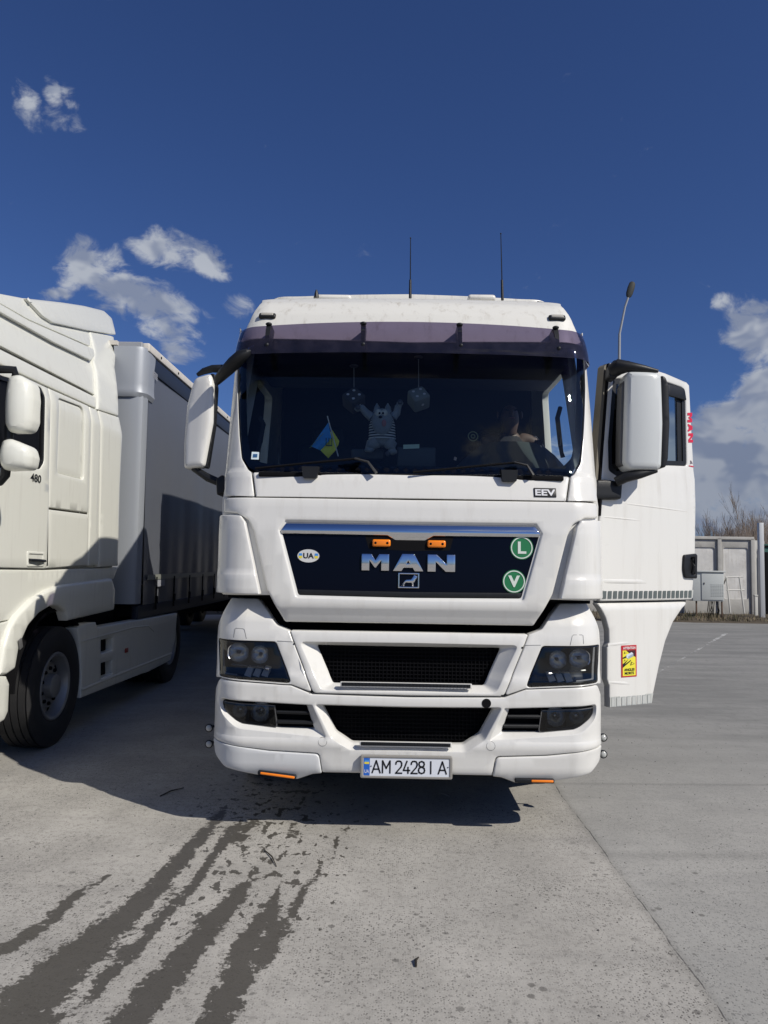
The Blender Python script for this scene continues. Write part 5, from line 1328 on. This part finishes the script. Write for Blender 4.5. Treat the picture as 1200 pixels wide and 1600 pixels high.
# scattered small stains
vs = N.node('ShaderNodeTexVoronoi'); N.l.new(N.vm('ADD', tc, N.vm('SCALE', N.node('ShaderNodeTexNoise').outputs['Color'])), vs.inputs['Vector']); vs.inputs['Scale'].default_value = 9
for l in list(GRD.node_tree.links):
    if l.to_socket == vs.inputs['Vector']: GRD.node_tree.links.remove(l)
N.l.new(tc, vs.inputs['Vector'])
stn = N.m('MULTIPLY', N.ramp(N.m('ADD', vs.outputs['Distance'], N.m('MULTIPLY', N.m('SUBTRACT', fine, .5), .25)), .17, .12), N.ramp(N.noise(tc, 1.9, 3, .6), .46, .56))
c = N.mix(N.m('MULTIPLY', N.m('MULTIPLY', stn, N.ramp(gY, 5.2, 4.0)), .6), c, (.07, .066, .06))
N.l.new(c, b.inputs['Base Color'])
N.put(b, 'Roughness', N.m('SUBTRACT', .92, N.m('MULTIPLY', wetm, .45))); b.inputs['Specular IOR Level'].default_value = .35
bp = N.node('ShaderNodeBump'); bp.inputs['Strength'].default_value = .32; bp.inputs['Distance'].default_value = .006
hgt = N.m('SUBTRACT', N.m('SUBTRACT', N.m('ADD', N.m('MULTIPLY', fine, .6), N.m('MULTIPLY', fine2, .4)), N.m('MULTIPLY', pdot, .5)), N.m('MULTIPLY', jn, 2.0))
N.l.new(N.m('MULTIPLY', hgt, N.m('SUBTRACT', 1., N.m('MULTIPLY', wetm, .5))), bp.inputs['Height']); N.l.new(bp.outputs[0], b.inputs['Normal'])

# worn white line in the yard
LINE = bpy.data.materials.new('worn_line_paint'); LINE.use_nodes = True; N = NT(LINE.node_tree); b = LINE.node_tree.nodes['Principled BSDF']; b.inputs['Base Color'].default_value = (.45, .45, .43, 1); b.inputs['Roughness'].default_value = .8
tcx = N.node('ShaderNodeTexCoord').outputs['Object']; N.l.new(N.ramp(N.m('ADD', N.m('MULTIPLY', N.noise(tcx, 1.3, 3, .6), .55), N.m('MULTIPLY', N.noise(tcx, 14, 4, .7), .45)), .42, .56), b.inputs["Alpha"])
p = [gnd(1024, 1054), gnd(1031, 1047), gnd(1092, 1017), gnd(1136, 990), gnd(1132, 990), gnd(1080, 1018)]
mk('road_line', [(q.x, q.y, .004) for q in (gnd(1012, 1060), gnd(1028, 1052), gnd(1138, 990), gnd(1131, 990))], [(0, 1, 2, 3)], LINE, None, False, kind='structure')

# ------------------------------------------------------------------ concrete panel wall at the far side of the yard
WYD = 26.0
CONC = mat('old_concrete', (.36, .352, .33), .9, var=.35, vscale=2.2, bump=.5, bscale=18, dirt=.5)
def wx(px, Y=WYD): return atY(px, 900, Y).x
xc = wx(1176); wtop = atY(1130, 843, WYD).z
wall = thing('concrete_wall', 'weathered grey concrete panel wall across the far side of the yard, behind the metal cabinet', 'wall', (xc, WYD, 0))
x_post = [wx(1124), wx(1176)]; pitch = 3.0
xs = [x_post[1]]; x = wx(1124)
while x > -30: xs.append(x); x -= pitch
def wpanel(x0, x1, t, rot=0):
    w_ = x1-x0; z0 = .0; o = [(x0, z0), (x1, z0), (x1, wtop), (x0, wtop)]; rg, _ = ring(o, .005, step=.4)
    h, _ = ring([(x0+.10, .62, .08), (x1-.10, .62, .08), (x1-.10, wtop-.28, .08), (x0+.10, wtop-.28, .08)], .08, step=.4)
    return rg, h
mpW = lambda u, v, d=0: (u-xc, d, v)
for a, b_ in zip(xs[1:], xs[:-1]):
    rg, h = wpanel(a+.05, b_-.05, 0); panel('wall_panel', rg, mpW, CONC, wall, [(h, None)], .01, .12, .8); panel('panel_field', h, mpW, mat('old_whitewash', (.58, .57, .545), .9, var=.45, vscale=1.6, bump=.4, bscale=15, dirt=1.5), wall, (), 0, .05, .8, off=.035)
for i, x in enumerate(xs): rbox('wall_post', (x-xc, .02, wtop/2+.02), (.14, .16, wtop+.04), .015, CONC, wall)
rbox('wall_coping', ((xs[-1]+xs[0])/2-xc, .05, wtop+.05), (xs[0]-xs[-1]+.1, .22, .10), .01, CONC, wall)
# return wall running towards the gate
rbox('wall_return', (.45, .9, wtop/2), (.9, .12, wtop), .01, CONC, wall, Matrix.Rotation(R(0), 3, 'Z')) if False else rbox('wall_return', (.35, .35, wtop/2), (.14, .95, wtop-.02), .01, CONC, wall, Matrix.Rotation(R(-45), 3, 'Z'))
# square post and green gate
gp_ = atY(1189.5, 900, 24.5)
zt = atY(1189.5, 817, 24.5).z
post = tag(rbox('gate_post', (gp_.x, 24.5, zt/2), (.15, .15, zt), .01, mat('galvanised', (.45, .46, .47), .5, metal=.3, dirt=.3)), 'tall pale square steel post beside the green gate', 'post')
gate = thing('metal_gate', 'dark green sheet metal gate at the right edge beyond the pale post', 'gate', (atY(1199, 900, 26.0).x, 26.0, 0))
gz = atY(1195, 850, 26.0).z
GG_ = mat('green_gate_paint', (.012, .085, .065), .5, dirt=.3)
for k in range(6):
    rbox('gate_sheet', (.15+k*.52, 0, gz/2+.05), (.50, .03, gz-.1), .004, GG_, gate)
m = MB()
for z in (.15, gz*.5, gz-.08): m.box((1.45, -.035, z), (3.1, .04, .06))
m.out('gate_rail', DARK, gate)
rbox('gate_leaf_edge', (-.05, -.02, gz*.45), (.12, .10, gz*.88), .01, DARK, gate)

# metal cabinet on legs
CABY = 24.0
cl = atY(1095, 940, CABY); cr = atY(1132, 940, CABY); ct = atY(1113, 894, CABY); cbm = atY(1113, 939.5, CABY)
cab = thing('utility_cabinet', 'light grey metal utility cabinet on thin legs in front of the concrete wall', 'cabinet', ((cl.x+cr.x)/2, CABY, 0))
CG = mat('cabinet_grey', (.42, .44, .43), .45, dirt=.15); cw = cr.x-cl.x; chh = ct.z-cbm.z; cz = (ct.z+cbm.z)/2
rbox('cabinet_body', (-.12, .36, cz), (cw+.24-.0, .68, chh), .01, CG, cab)
rbox('cabinet_roof', (-.12, .35, cz+chh/2+.02), (cw+.32, .78, .05), .01, CG, cab)
rbox('cabinet_door', (0, .012, cz), (cw-.06, .03, chh-.08), .008, CG, cab)
vs0 = MB().box((0, 0, 0), (.032, .006, .012)).out('vent_slot', mat('slot_grey', (.16, .17, .17), .6), cab)
for i in range(7):
    for j in range(9):
        v_ = vs0 if i+j == 0 else vs0.copy(); v_.location = (-.04+i*.06, -.006, cz-.30+j*.045)
        if i+j: COL.objects.link(v_)
rbox('door_lock', (-.26, -.01, cz+.1), (.03, .03, .06), .005, GREYP, cab)
for x in (-cw/2-.1, cw/2-.04): rbox('leg', (x, .1, cbm.z/2), (.04, .04, cbm.z), .003, mat('rusty_steel', (.10, .06, .04), .8), cab)
m = MB(); rg_ = random.Random(3)
for k in range(7): x = .0+k*.045; m.tube([(x, .3, cbm.z), (x+rg_.uniform(-.08, .08), .28, cbm.z*.5), (x+rg_.uniform(-.1, .1), .3, 0)], .014, 5)
m.out('cable_bundle', DARK, cab)
# white tubular rack
RKY = 24.3
rk = thing('tubular_rack', 'white tubular metal rack with two crossbars leaning beside the cabinet', 'rack', (atY(1150, 960, RKY).x, RKY, 0))
def rp(px, py, Y=RKY): p = atY(px, py, Y); return (p.x-rk.location.x, p.y-RKY, max(.0, p.z))
WT = mat('chipped_white', (.55, .54, .50), .5, dirt=.7)
for (a, b_) in (((1135, 902), (1141, 957)), ((1155, 901), (1163, 958))): MB().tube([rp(*a), rp(*b_)], .026, 8).out('upright', WT, rk)
MB().tube([rp(1134, 902), rp(1161, 901)], .022, 8).out('crossbar', WT, rk); MB().tube([rp(1135, 922), rp(1163, 922)], .022, 8).out('crossbar', WT, rk)
MB().tube([rp(1135, 902), rp(1131, 912, RKY+.7)], .025, 8).out('brace', WT, rk)
pb = thing('short_bollard', 'short rusty whitewashed post stub near the corner of the concrete wall', 'post', (atY(1181, 950, 25.2).x, 25.2, 0))
rbox('stub', (0, 0, .38), (.10, .10, .76), .01, WT, pb); rbox('stub_cap', (0, 0, .78), (.13, .13, .04), .005, WT, pb)
# kerb of grass and scrub along the wall
GR = bpy.data.materials.new('dry_grass'); GR.use_nodes = True; N = NT(GR.node_tree); b = GR.node_tree.nodes['Principled BSDF']; b.inputs['Roughness'].default_value = .8
tcx = N.node('ShaderNodeTexCoord').outputs['Object']; N.l.new(N.mix(N.ramp(N.noise(tcx, 3.0, 4, .6), .38, .62), (.06, .062, .025), (.20, .155, .09)), b.inputs['Base Color'])
EARTH = mat('bare_earth', (.075, .06, .042), .95, var=.4, vscale=3)
V = []; F = []; n = 90
rg_ = random.Random(11)
for i in range(n+1):
    x = -16+i*.5*(16+20)/45; e = rg_.uniform(-.12, .12)
    V += [(x, 23.15+e, .001), (x, 23.6+e, .07+rg_.uniform(0, .05)), (x, 25.0, .10+rg_.uniform(0, .06)), (x, 27.5, .10)]
for i in range(n):
    for j in range(3): a = i*4+j; F.append((a, a+4, a+5, a+1))
fix_normals(mk('verge', V, F, EARTH, None, True, kind='structure'))
V = []; F = []
for i in range(9000):
    x = rg_.uniform(-14, 17); y = 23.3+rg_.random()**1.3*2.6; h_ = rg_.uniform(.04, .13)*(1.0 if math.sin(x*2.1)+math.sin(x*.7+1)+rg_.uniform(-1, 1) < .4 else 1.9); a = rg_.uniform(0, 6.28); l = rg_.uniform(.0, .14)
    dx, dy = math.cos(a)*.014, math.sin(a)*.014; b0 = len(V)
    V += [(x-dx, y-dy, .05), (x+dx, y+dy, .05), (x+math.cos(a+1)*l, y+math.sin(a+1)*l, .06+h_)]; F.append((b0, b0+1, b0+2))
mk('grass', V, F, GR, None, False, kind='stuff')
m = MB()
def brtube(m, p0, p1, r0, r1): m.tube([p0, p1], [r0, r1], 4)
# bare shrubs and trees beyond the wall
TW = mat('bare_twigs', (.21, .17, .14), .9, var=.3); BK = mat('bark', (.07, .058, .048), .9, var=.3)
def bare(label, x, y, h_, seed, spread=.5, dens=3, cat='tree'):
    g_ = random.Random(seed); t = thing('bare_tree', label, cat, (x, y, 0), 'bare trees beyond the wall')
    tr_ = MB(); cr_ = MB()
    def grow(p, d, L, r_, lev):
        q = p+d*L; mid_ = p.lerp(q, .5)+Vector((g_.gauss(0, .04), g_.gauss(0, .04), 0))*L
        (tr_ if lev < 2 else cr_).tube([p, mid_, q], [r_, r_*.8, r_*.62], 3 if lev > 1 else 6)
        if lev >= 5 or L < .12: return
        n = dens if lev else dens+2
        for k in range(n):
            a = g_.uniform(0, 6.28); sp = g_.uniform(.25, .65)*(1.0 if lev else 1)
            nd = (d+Vector((math.cos(a), math.sin(a), 0))*sp*spread*1.3+Vector((0, 0, .30))).normalized()
            grow(p.lerp(q, g_.uniform(.45, 1.)), nd, L*g_.uniform(.6, .9), max(r_*.5, .0045), lev+1)
    for k in range(3 if cat == 'tree' else 5):
        a = g_.uniform(0, 6.28); grow(Vector((math.cos(a)*.15, math.sin(a)*.15, 0)), Vector((math.cos(a)*.22, math.sin(a)*.22, 1)).normalized(), h_*.25, .035, 0)
    tr_.out('trunk', BK, t, 60); o = mk('crown', cr_.v, cr_.f, TW, t, False)
    return t
BT = [(1098, 33, 3.4, 'low bare bush just right of the open door, beyond the wall'), (1120, 33, 5.0, 'bare grey tree standing left in the clump beyond the wall'), (1142, 34.5, 4.7, 'bare tree rising above the cabinet, beyond the wall'), (1160, 33, 5.0, 'brownish bare tree above the rack, beyond the wall'), (1180, 34, 5.1, 'bare tree directly behind the wall corner and pale post'), (1204, 33, 6.2, 'tallest bare tree, at the right edge of the photo')]
for k, (px, Y, h_, lab) in enumerate(BT): bare(lab, atY(px, 850, Y).x, Y, h_, 20+k, .55, 3)
# brown scrub filling in beneath
V = []; F = []
for i in range(9000):
    x = rg_.uniform(atY(1100, 850, 31).x, atY(1260, 850, 31).x); y = rg_.uniform(29, 33); z = rg_.uniform(0, 1)**.7*(3.0+.5*math.sin(x*1.3)); a = rg_.uniform(0, 6.28); L = rg_.uniform(.3, .8)
    b0 = len(V); d = Vector((math.cos(a)*.35, math.sin(a)*.35, 1)).normalized()*L
    V += [(x, y, z), (x+.009, y, z), (x+d.x, y+d.y, z+d.z)]; F.append((b0, b0+1, b0+2))
mk('scrub', V, F, TW, None, False, kind='stuff')
# lamp post far behind the door
LPY = 23.0
lb_ = atY(966.5, 560, LPY)
lp_ = thing('street_lamp', 'tall grey street lamp with a bent arm rising behind the open door', 'street lamp', (lb_.x, LPY, 0))
e1 = atY(968, 522, LPY); e2 = atY(976.5, 480, LPY); e3 = atY(981.5, 465, LPY); e4 = atY(989, 440, LPY)
L_ = lambda p: (p.x-lb_.x, p.y-LPY, p.z)
LM_ = mat('lamp_grey', (.30, .31, .32), .5, metal=.3)
MB().tube([(-.10, 0, 0), (-.05, 0, 4), L_(e1)], [.075, .06, .042], 10).out('lamp_pole', LM_, lp_)
MB().tube([L_(e1), L_(e2), L_(e3)], [.036, .032, .034], 8).out('lamp_arm', LM_, lp_)
hd_ = (e4-e3); ax = hd_.normalized(); ln = hd_.length
m = MB(); sd = Vector((1, 0, 0)); sd = (sd-ax*sd.dot(ax)).normalized(); nm = ax.cross(sd)
prof = [(0, .04, .03), (.08, .08, .04), (.25, .105, .05), (.6, .11, .05), (.88, .095, .04), (.97, .06, .03), (1., .01, .01)]
m.loft([[tuple(Vector(L_(e3))+ax*ln*t+sd*a*math.cos(th)+nm*b_*math.sin(th)*(-1)) for th in [2*math.pi*k/16 for k in range(16)]] for t, a, b_ in prof]); m.out('lamp_head', mat('lamp_head_grey', (.045, .047, .045), .6, spec=.2), lp_)
# ------------------------------------------------------------------ things in the cab
def inside_p(px, py, yl): p = atY(px, py, YM+yl); return Vector((p.x, p.y, p.z))
FUR = mat('grey_plush', (.27, .30, .33), .95, var=.3, vscale=30, bump=.4, bscale=160, sheen=.3)
DICE1 = mat('black_felt', (.075, .07, .068), .9, bump=.3, bscale=120); DICE2 = mat('grey_felt', (.24, .26, .25), .9, bump=.3, bscale=120); DOT = mat('white_dot', (.7, .7, .7), .7)
def die(label, px, py, half, yl, m_, top_py, rz, tilt, dark):
    c = inside_p(px, py, yl); t = thing('hanging_die', label, 'dice', c, None)
    ro = Matrix.Rotation(R(tilt), 3, 'X') @ Matrix.Rotation(R(rz), 3, 'Z')
    rbox('die_body', (0, 0, 0), (2*half,)*3, half*.28, m_, t, ro)
    def face(ax_, uu, vv, pts):
        mm = MB()
        for (a, b_) in pts:
            q = ax_*half*1.01+uu*a*half+vv*b_*half; n = 12
            base = [q+uu*math.cos(2*math.pi*k/n)*half*.17+vv*math.sin(2*math.pi*k/n)*half*.17 for k in range(n)]
            mm.add([ro @ p for p in base], [tuple(range(n))])
        mm.out('die_spot', DOT if not dark else mat('dim_dot', (.35, .35, .35), .7), t)
    X_, Y_, Z_ = Vector((1, 0, 0)), Vector((0, 1, 0)), Vector((0, 0, 1))
    face(Z_, X_, Y_, [(-.45, -.45), (.45, .45), (.45, -.45), (-.45, .45)]); face(-Y_, X_, Z_, [(-.4, .4), (.4, -.4)] if dark else [(0, 0)]); face(X_, Y_, Z_, [(-.4, -.4), (0, 0), (.4, .4)])
    tp = inside_p(px, top_py, yl)-c; MB().tube([ro @ Vector((0, 0, half))*0+Vector((0, 0, half*1.2)), tp], .003, 5).out('cord', mat('cord_grey', (.3, .3, .3), .8), t)
    MB().ell(tp, (.03, .02, .012)).out('suction_cup', mat('clear_cup', (.08, .08, .09), .3), t)
    return t
die('black plush die with white spots hanging above the cat toy\'s raised paw', 553, 626, .060, .50, DICE1, 572, 45, 58, False)
die('grey plush die with white spots hanging to the right of the cat toy', 654, 624, .060, .50, DICE2, 558, 28, 54, False)
# plush cat stuck to the screen
cc = inside_p(597, 672, .42)
cat_ = thing('plush_cat', 'grey plush cat toy in a striped vest with both arms raised behind the windscreen', 'soft toy', cc)
def cp(px, py, dy=0.): p = inside_p(px, py, .42+dy); return tuple(p-cc)
K = YM+.42; s_ = 1/1180*(K)      # metres per pixel there
m = MB(); 
m.ell(cp(597, 662), (19*s_, .055, 22*s_), 24, 16); m.ell(cp(597, 683), (20*s_, .055, 16*s_), 20, 12)
for x in (589, 606): m.loft([[tuple(Vector(cp(x+a*w_, 640-h_*9))+Vector((0, b*.012, 0))) for a, b in ((-1, 0), (0, -1), (1, 0), (0, 1))] for w_, h_ in ((6, -.5), (4, .5), (.6, 1.1))])
for s__, pts in ((-1, [(581, 652), (572, 645), (565, 637), (559, 639)]), (1, [(614, 652), (620, 645), (622, 636), (625, 630)])):
    m.tube([cp(*p) for p in pts], [.030, .026, .024, .017], 10); m.ell(cp(*pts[-1]), (.022, .02, .018))
for s__, pts in ((-1, [(589, 690), (580, 695), (577, 702)]), (1, [(606, 690), (612, 697), (613, 705)])): m.tube([cp(p[0], p[1], -.02) for p in pts], [.045, .040, .030], 10); m.ell(cp(pts[-1][0], pts[-1][1]+1, -.03), (.032, .03, .02))
m.out('cat_body', FUR, cat_, 80)
VST = bpy.data.materials.new('striped_knit'); VST.use_nodes = True; N = NT(VST.node_tree); b = VST.node_tree.nodes['Principled BSDF']; b.inputs['Roughness'].default_value = .9
tcx = N.node('ShaderNodeTexCoord').outputs['Object']; sz = N.node('ShaderNodeSeparateXYZ'); N.l.new(tcx, sz.inputs[0]); fr = N.m('FRACT', N.m('MULTIPLY', sz.outputs[2], 55.)); N.l.new(N.mix(N.ramp(fr, .45, .55), (.04, .045, .055), (.55, .58, .58)), b.inputs['Base Color'])
m = MB(); m.loft([[tuple(Vector(cp(597, y))+Vector((w_*s_*math.cos(t), .060*math.sin(t)*k_, 0))) for t in [2*math.pi*k/28 for k in range(28)]] for y, w_, k_ in ((655, 17.5, 1.), (664, 20.5, 1.02), (675, 21, 1.04), (684, 21.5, 1.08), (687, 21.8, 1.1))], cap=False); m.out('striped_vest', VST, cat_, 80)
m = MB(); m.ell(cp(597, 659, -.058), (16.5*s_, .035, 21*s_), 24, 14); m.out('cat_face', FUR, cat_, 80)
m = MB(); m.ell(cp(591.5, 645, -.082), (.024, .012, .024)); m.ell(cp(600.5, 645, -.082), (.022, .012, .023)); m.out('cat_eye', mat('eye_white', (.6, .6, .55), .5), cat_, 80)
m = MB(); m.ell(cp(593, 645.5, -.094), (.007, .004, .008)); m.ell(cp(598.5, 645.5, -.094), (.007, .004, .008)); m.ell(cp(594.5, 651.5, -.096), (.013, .008, .009)); m.out('cat_nose', DARK, cat_, 80)
m = MB(); m.ell(cp(600, 661, -.096), (.015, .006, .024)); m.out('cat_tongue', mat('tongue_pink', (.42, .20, .20), .8), cat_, 80)
m = MB()
for p in ((625, 628), (606, 709), (559, 636)): m.lathe([(0, .018), (-.006, .012), (-.008, .001)], cp(p[0], p[1], -.05), 'Y', 14)
m.out('suction_cup', MATS['clear_cup'], cat_, 60)
# little flag on a stick
fb = inside_p(528, 713, .40); fl = thing('small_flag', 'small blue and yellow flag on a white stick leaning on the dashboard', 'flag', fb)
def fp(px, py, dy=0.): p = inside_p(px, py, .40+dy); return tuple(p-fb)
MB().tube([fp(511.5, 650), fp(528.5, 713)], .0042, 6).out('flag_stick', mat('stick_white', (.75, .76, .75), .5), fl)
BLU = mat('flag_cloth_blue', (.07, .36, .85), .8, var=.15, vscale=40); YLW = mat('flag_cloth_yellow', (.90, .88, .10), .8, var=.15, vscale=40)
# cloth hangs from the stick: each half is a quad strip with a fold
def strip(name, A_, B_, C_, D_, mt, n=8):
    V = []; F = []
    for i in range(n+1):
        for j in range(n+1):
            s0 = i/n; t0 = j/n
            x = (A_[0]*(1-s0)+B_[0]*s0)*(1-t0)+(D_[0]*(1-s0)+C_[0]*s0)*t0; y = (A_[1]*(1-s0)+B_[1]*s0)*(1-t0)+(D_[1]*(1-s0)+C_[1]*s0)*t0
            V.append(fp(x, y, .012*math.sin(s0*4+t0*3)))
    for i in range(n):
        for j in range(n): a = i*(n+1)+j; F.append((a, a+1, a+n+2, a+n+1))
    mk(name, V, F, mt, fl)
strip('flag_cloth', (513, 660), (518, 684), (501, 704), (486.5, 697.5), BLU); strip('flag_cloth', (518, 672), (525, 703), (513, 716), (501, 704), YLW); strip('flag_cloth', (518.5, 671), (530, 689), (529, 695), (525, 701), YLW)
text_mesh('Ш', lambda u, v, d=0: fp(u, v, -.016), (509, 697, 519, 684), mat('flag_print', (.05, .10, .08), .8), 'flag_emblem', fl, off=0)
text_mesh('YKPAIHA', lambda u, v, d=0: fp(u+(v-684)*-.9, v, -.016), (497, 700, 500, 676), mat('flag_lettering', (.30, .42, .10), .8), 'flag_lettering', fl, off=0, rot90=True)
# box and papers on the dashboard
b0 = inside_p(650, 716, .50); bx0 = tag(rbox('dashboard_box', b0, (.26, .12, .135), .012, mat('box_grey', (.045, .055, .06), .6)), 'dark grey box on the dashboard to the right of the cat toy', 'box')
b1 = inside_p(643, 697.5, .43); cd = tag(mk('paper_card', [(-.055, 0, -.018), (.052, 0, -.012), (.052, .002, .016), (-.055, .002, .011), (-.055, .003, -.018), (.052, .003, -.012), (.052, .005, .016), (-.055, .005, .011)], [(0, 1, 2, 3), (7, 6, 5, 4), (0, 4, 5, 1), (1, 5, 6, 2), (2, 6, 7, 3), (3, 7, 4, 0)], mat('card_mint', (.50, .66, .55), .7), None, False, loc=b1), 'pale green card propped on the dark dashboard box', 'card')
b2 = inside_p(575, 712, .55); tag(rbox('document_case', b2, (.22, .16, .07), .012, mat('case_grey', (.05, .06, .065), .6)), 'flat dark case lying on the dashboard under the cat toy', 'case')

# driver
def skin(name, verts, edges, rad, material, parent, root=0, sub=2):
    me = bpy.data.meshes.new(name); me.from_pydata([tuple(v) for v in verts], edges, []); o = bpy.data.objects.new(name, me); COL.objects.link(o)
    mo_ = o.modifiers.new('s', 'SKIN'); mo_.use_smooth_shade = True; o.modifiers.new('u', 'SUBSURF').levels = sub
    for i, r_ in enumerate(rad): me.skin_vertices[0].data[i].radius = r_ if isinstance(r_, tuple) else (r_, r_)
    me.skin_vertices[0].data[root].use_root = True
    dg = bpy.context.evaluated_depsgraph_get(); nm_ = bpy.data.meshes.new_from_object(o.evaluated_get(dg)); bpy.data.objects.remove(o)
    n_ = bpy.data.objects.new(name, nm_); COL.objects.link(n_); nm_.materials.clear(); nm_.materials.append(material); n_.parent = parent; nm_.shade_smooth(); return n_
SKIN = mat('skin', (.09, .058, .046), .55); SHIRT = mat('dark_shirt', (.012, .013, .018), .9, bump=.2, bscale=30); TROU = mat('dark_trousers', (.02, .022, .03), .9)
per = thing('person', 'bald driver in a dark top seated behind the steering wheel', 'person', (XM+.80, YM+1.36, 2.13))
hz = .74
skin('person_body', [(0, .02, .08), (0, .05, .25), (0, .04, .42), (0, .0, .52), (0, -.03, .565), (0, -.04, .64), (0, -.045, .765), (.10, .02, .49), (.20, 0, .47), (.25, -.08, .25), (.20, -.28, .28), (.15, -.36, .38), (-.10, .02, .49), (-.20, 0, .47), (-.25, -.08, .25), (-.20, -.28, .28), (-.15, -.36, .38), (.10, -.05, .05), (.15, -.45, .06), (.15, -.50, -.36), (-.10, -.05, .05), (-.15, -.45, .06), (-.15, -.50, -.36)],
     [(0, 1), (1, 2), (2, 3), (3, 4), (4, 5), (5, 6), (2, 7), (7, 8), (8, 9), (9, 10), (10, 11), (2, 12), (12, 13), (13, 14), (14, 15), (15, 16), (0, 17), (17, 18), (18, 19), (0, 20), (20, 21), (21, 22)],
     [(.17, .12), (.16, .12), (.15, .11), (.065, .065), (.062, .062), (.092, .105), (.050, .062), .08, .065, .05, .038, .026, .08, .065, .05, .038, .026, .09, .075, .05, .09, .075, .05], SKIN, per)
m = MB()
m.loft([[( a*math.cos(t), .04+b_*math.sin(t), z) for t in [2*math.pi*k/24 for k in range(24)]] for z, a, b_ in ((.04, .20, .15), (.2, .19, .145), (.35, .21, .14), (.45, .21, .12), (.50, .14, .10), (.53, .075, .08))], cap=False); m.out('shirt', SHIRT, per, 80)
m = MB()
for s__ in (-1, 1): m.tube([(s__*.17, .02, .47), (s__*.235, -.02, .38), (s__*.25, -.08, .25), (s__*.225, -.18, .25)], [.075, .066, .06, .056], 12)
m.out('sleeve', SHIRT, per, 80)
m = MB()
for s__ in (-1, 1): m.tube([(s__*.08, 0, .06), (s__*.15, -.45, .07), (s__*.15, -.50, -.2)], [.11, .09, .07], 12)
m.out('trousers', TROU, per, 80)
hcx, hcy, hcz = 0, -.045, .685
m = MB()
for s__ in (-1, 1): m.ell((s__*.095, hcy+.01, hcz-.005), (.010, .018, .030)); 
m.ell((0, hcy-.112, hcz-.015), (.014, .018, .024)); m.out('ear_and_nose', SKIN, per, 80)
m = MB()
for s__ in (-1, 1): m.ell((s__*.031, hcy-.097, hcz+.012), (.013, .008, .006))
m.out('eye', DARK, per, 80); MB().ell((0, hcy-.103, hcz-.052), (.024, .008, .005)).out('mouth', mat('lip', (.25, .10, .09), .6), per, 80)
for s__ in (-1, 1):
    for k in range(5):
        a = (-.03+.015*k); p0 = Vector((s__*(.15+.0*k), -.36, .38))+Vector((a*s__, -.01, .01))
        L = (.03, .07, .078, .072, .055)[k]
        MB().tube([p0, p0+Vector((0, -.6*L, .3*L)), p0+Vector((0, -.9*L, -.25*L)), p0+Vector((0, -.5*L, -.6*L))], [.0095, .009, .0085, .007], 8).out('finger', SKIN, per, 80)

# ------------------------------------------------------------------ litter on the ground
TWG = mat('dark_twig', (.03, .025, .02), .9)
def twig(label, a, b_, r_=.004, bend=.01, mt=None):
    p, q = gnd(*a), gnd(*b_); mid_ = (p+q)/2; L = q-p; n = Vector((-L.y, L.x, 0)).normalized()
    tag(MB().tube([(0, 0, r_), tuple(L*.5+n*bend+Vector((0, 0, r_+.006))), tuple(L+Vector((0, 0, r_)))], [r_*.7, r_, r_*.5], 6).out('twig', mt or TWG, None, 60, loc=p), label, 'twig')
twig('dark twig lying between the wet streaks in front of the cab', (413, 1329), (432, 1355), .004)
twig('dark twig in the shadow left of the bumper', (250, 1245), (287, 1232), .005)
twig('tiny black scrap on the dry concrete in the lower foreground', (650, 1512), (654, 1498), .006, .006)
twig('pale splinter lying in the cab shadow', (686, 1240), (702, 1245), .004, .0, mat('pale_wood', (.35, .33, .3), .8))
rg_ = random.Random(77); V = []; F = []
for i in range(2600):
    x = rg_.uniform(-3.2, 4.5); y = 2.3+rg_.random()**1.2*6; s_ = rg_.uniform(.0015, .0045)*(1.6 if rg_.random() < .06 else 1); b0 = len(V)
    a = rg_.uniform(0, 6.28); pts = [(math.cos(a+k*1.57)*s_*rg_.uniform(.7, 1.4), math.sin(a+k*1.57)*s_*rg_.uniform(.7, 1.4)) for k in range(4)]
    V += [(x+p[0], y+p[1], 0) for p in pts]+[(x, y, s_*1.1)]; F += [(b0+k, b0+(k+1) % 4, b0+4) for k in range(4)]
mk('grit', V, F, mat('grit_stone', (.09, .085, .08), .9, var=.6, vscale=3), None, False, kind='stuff')
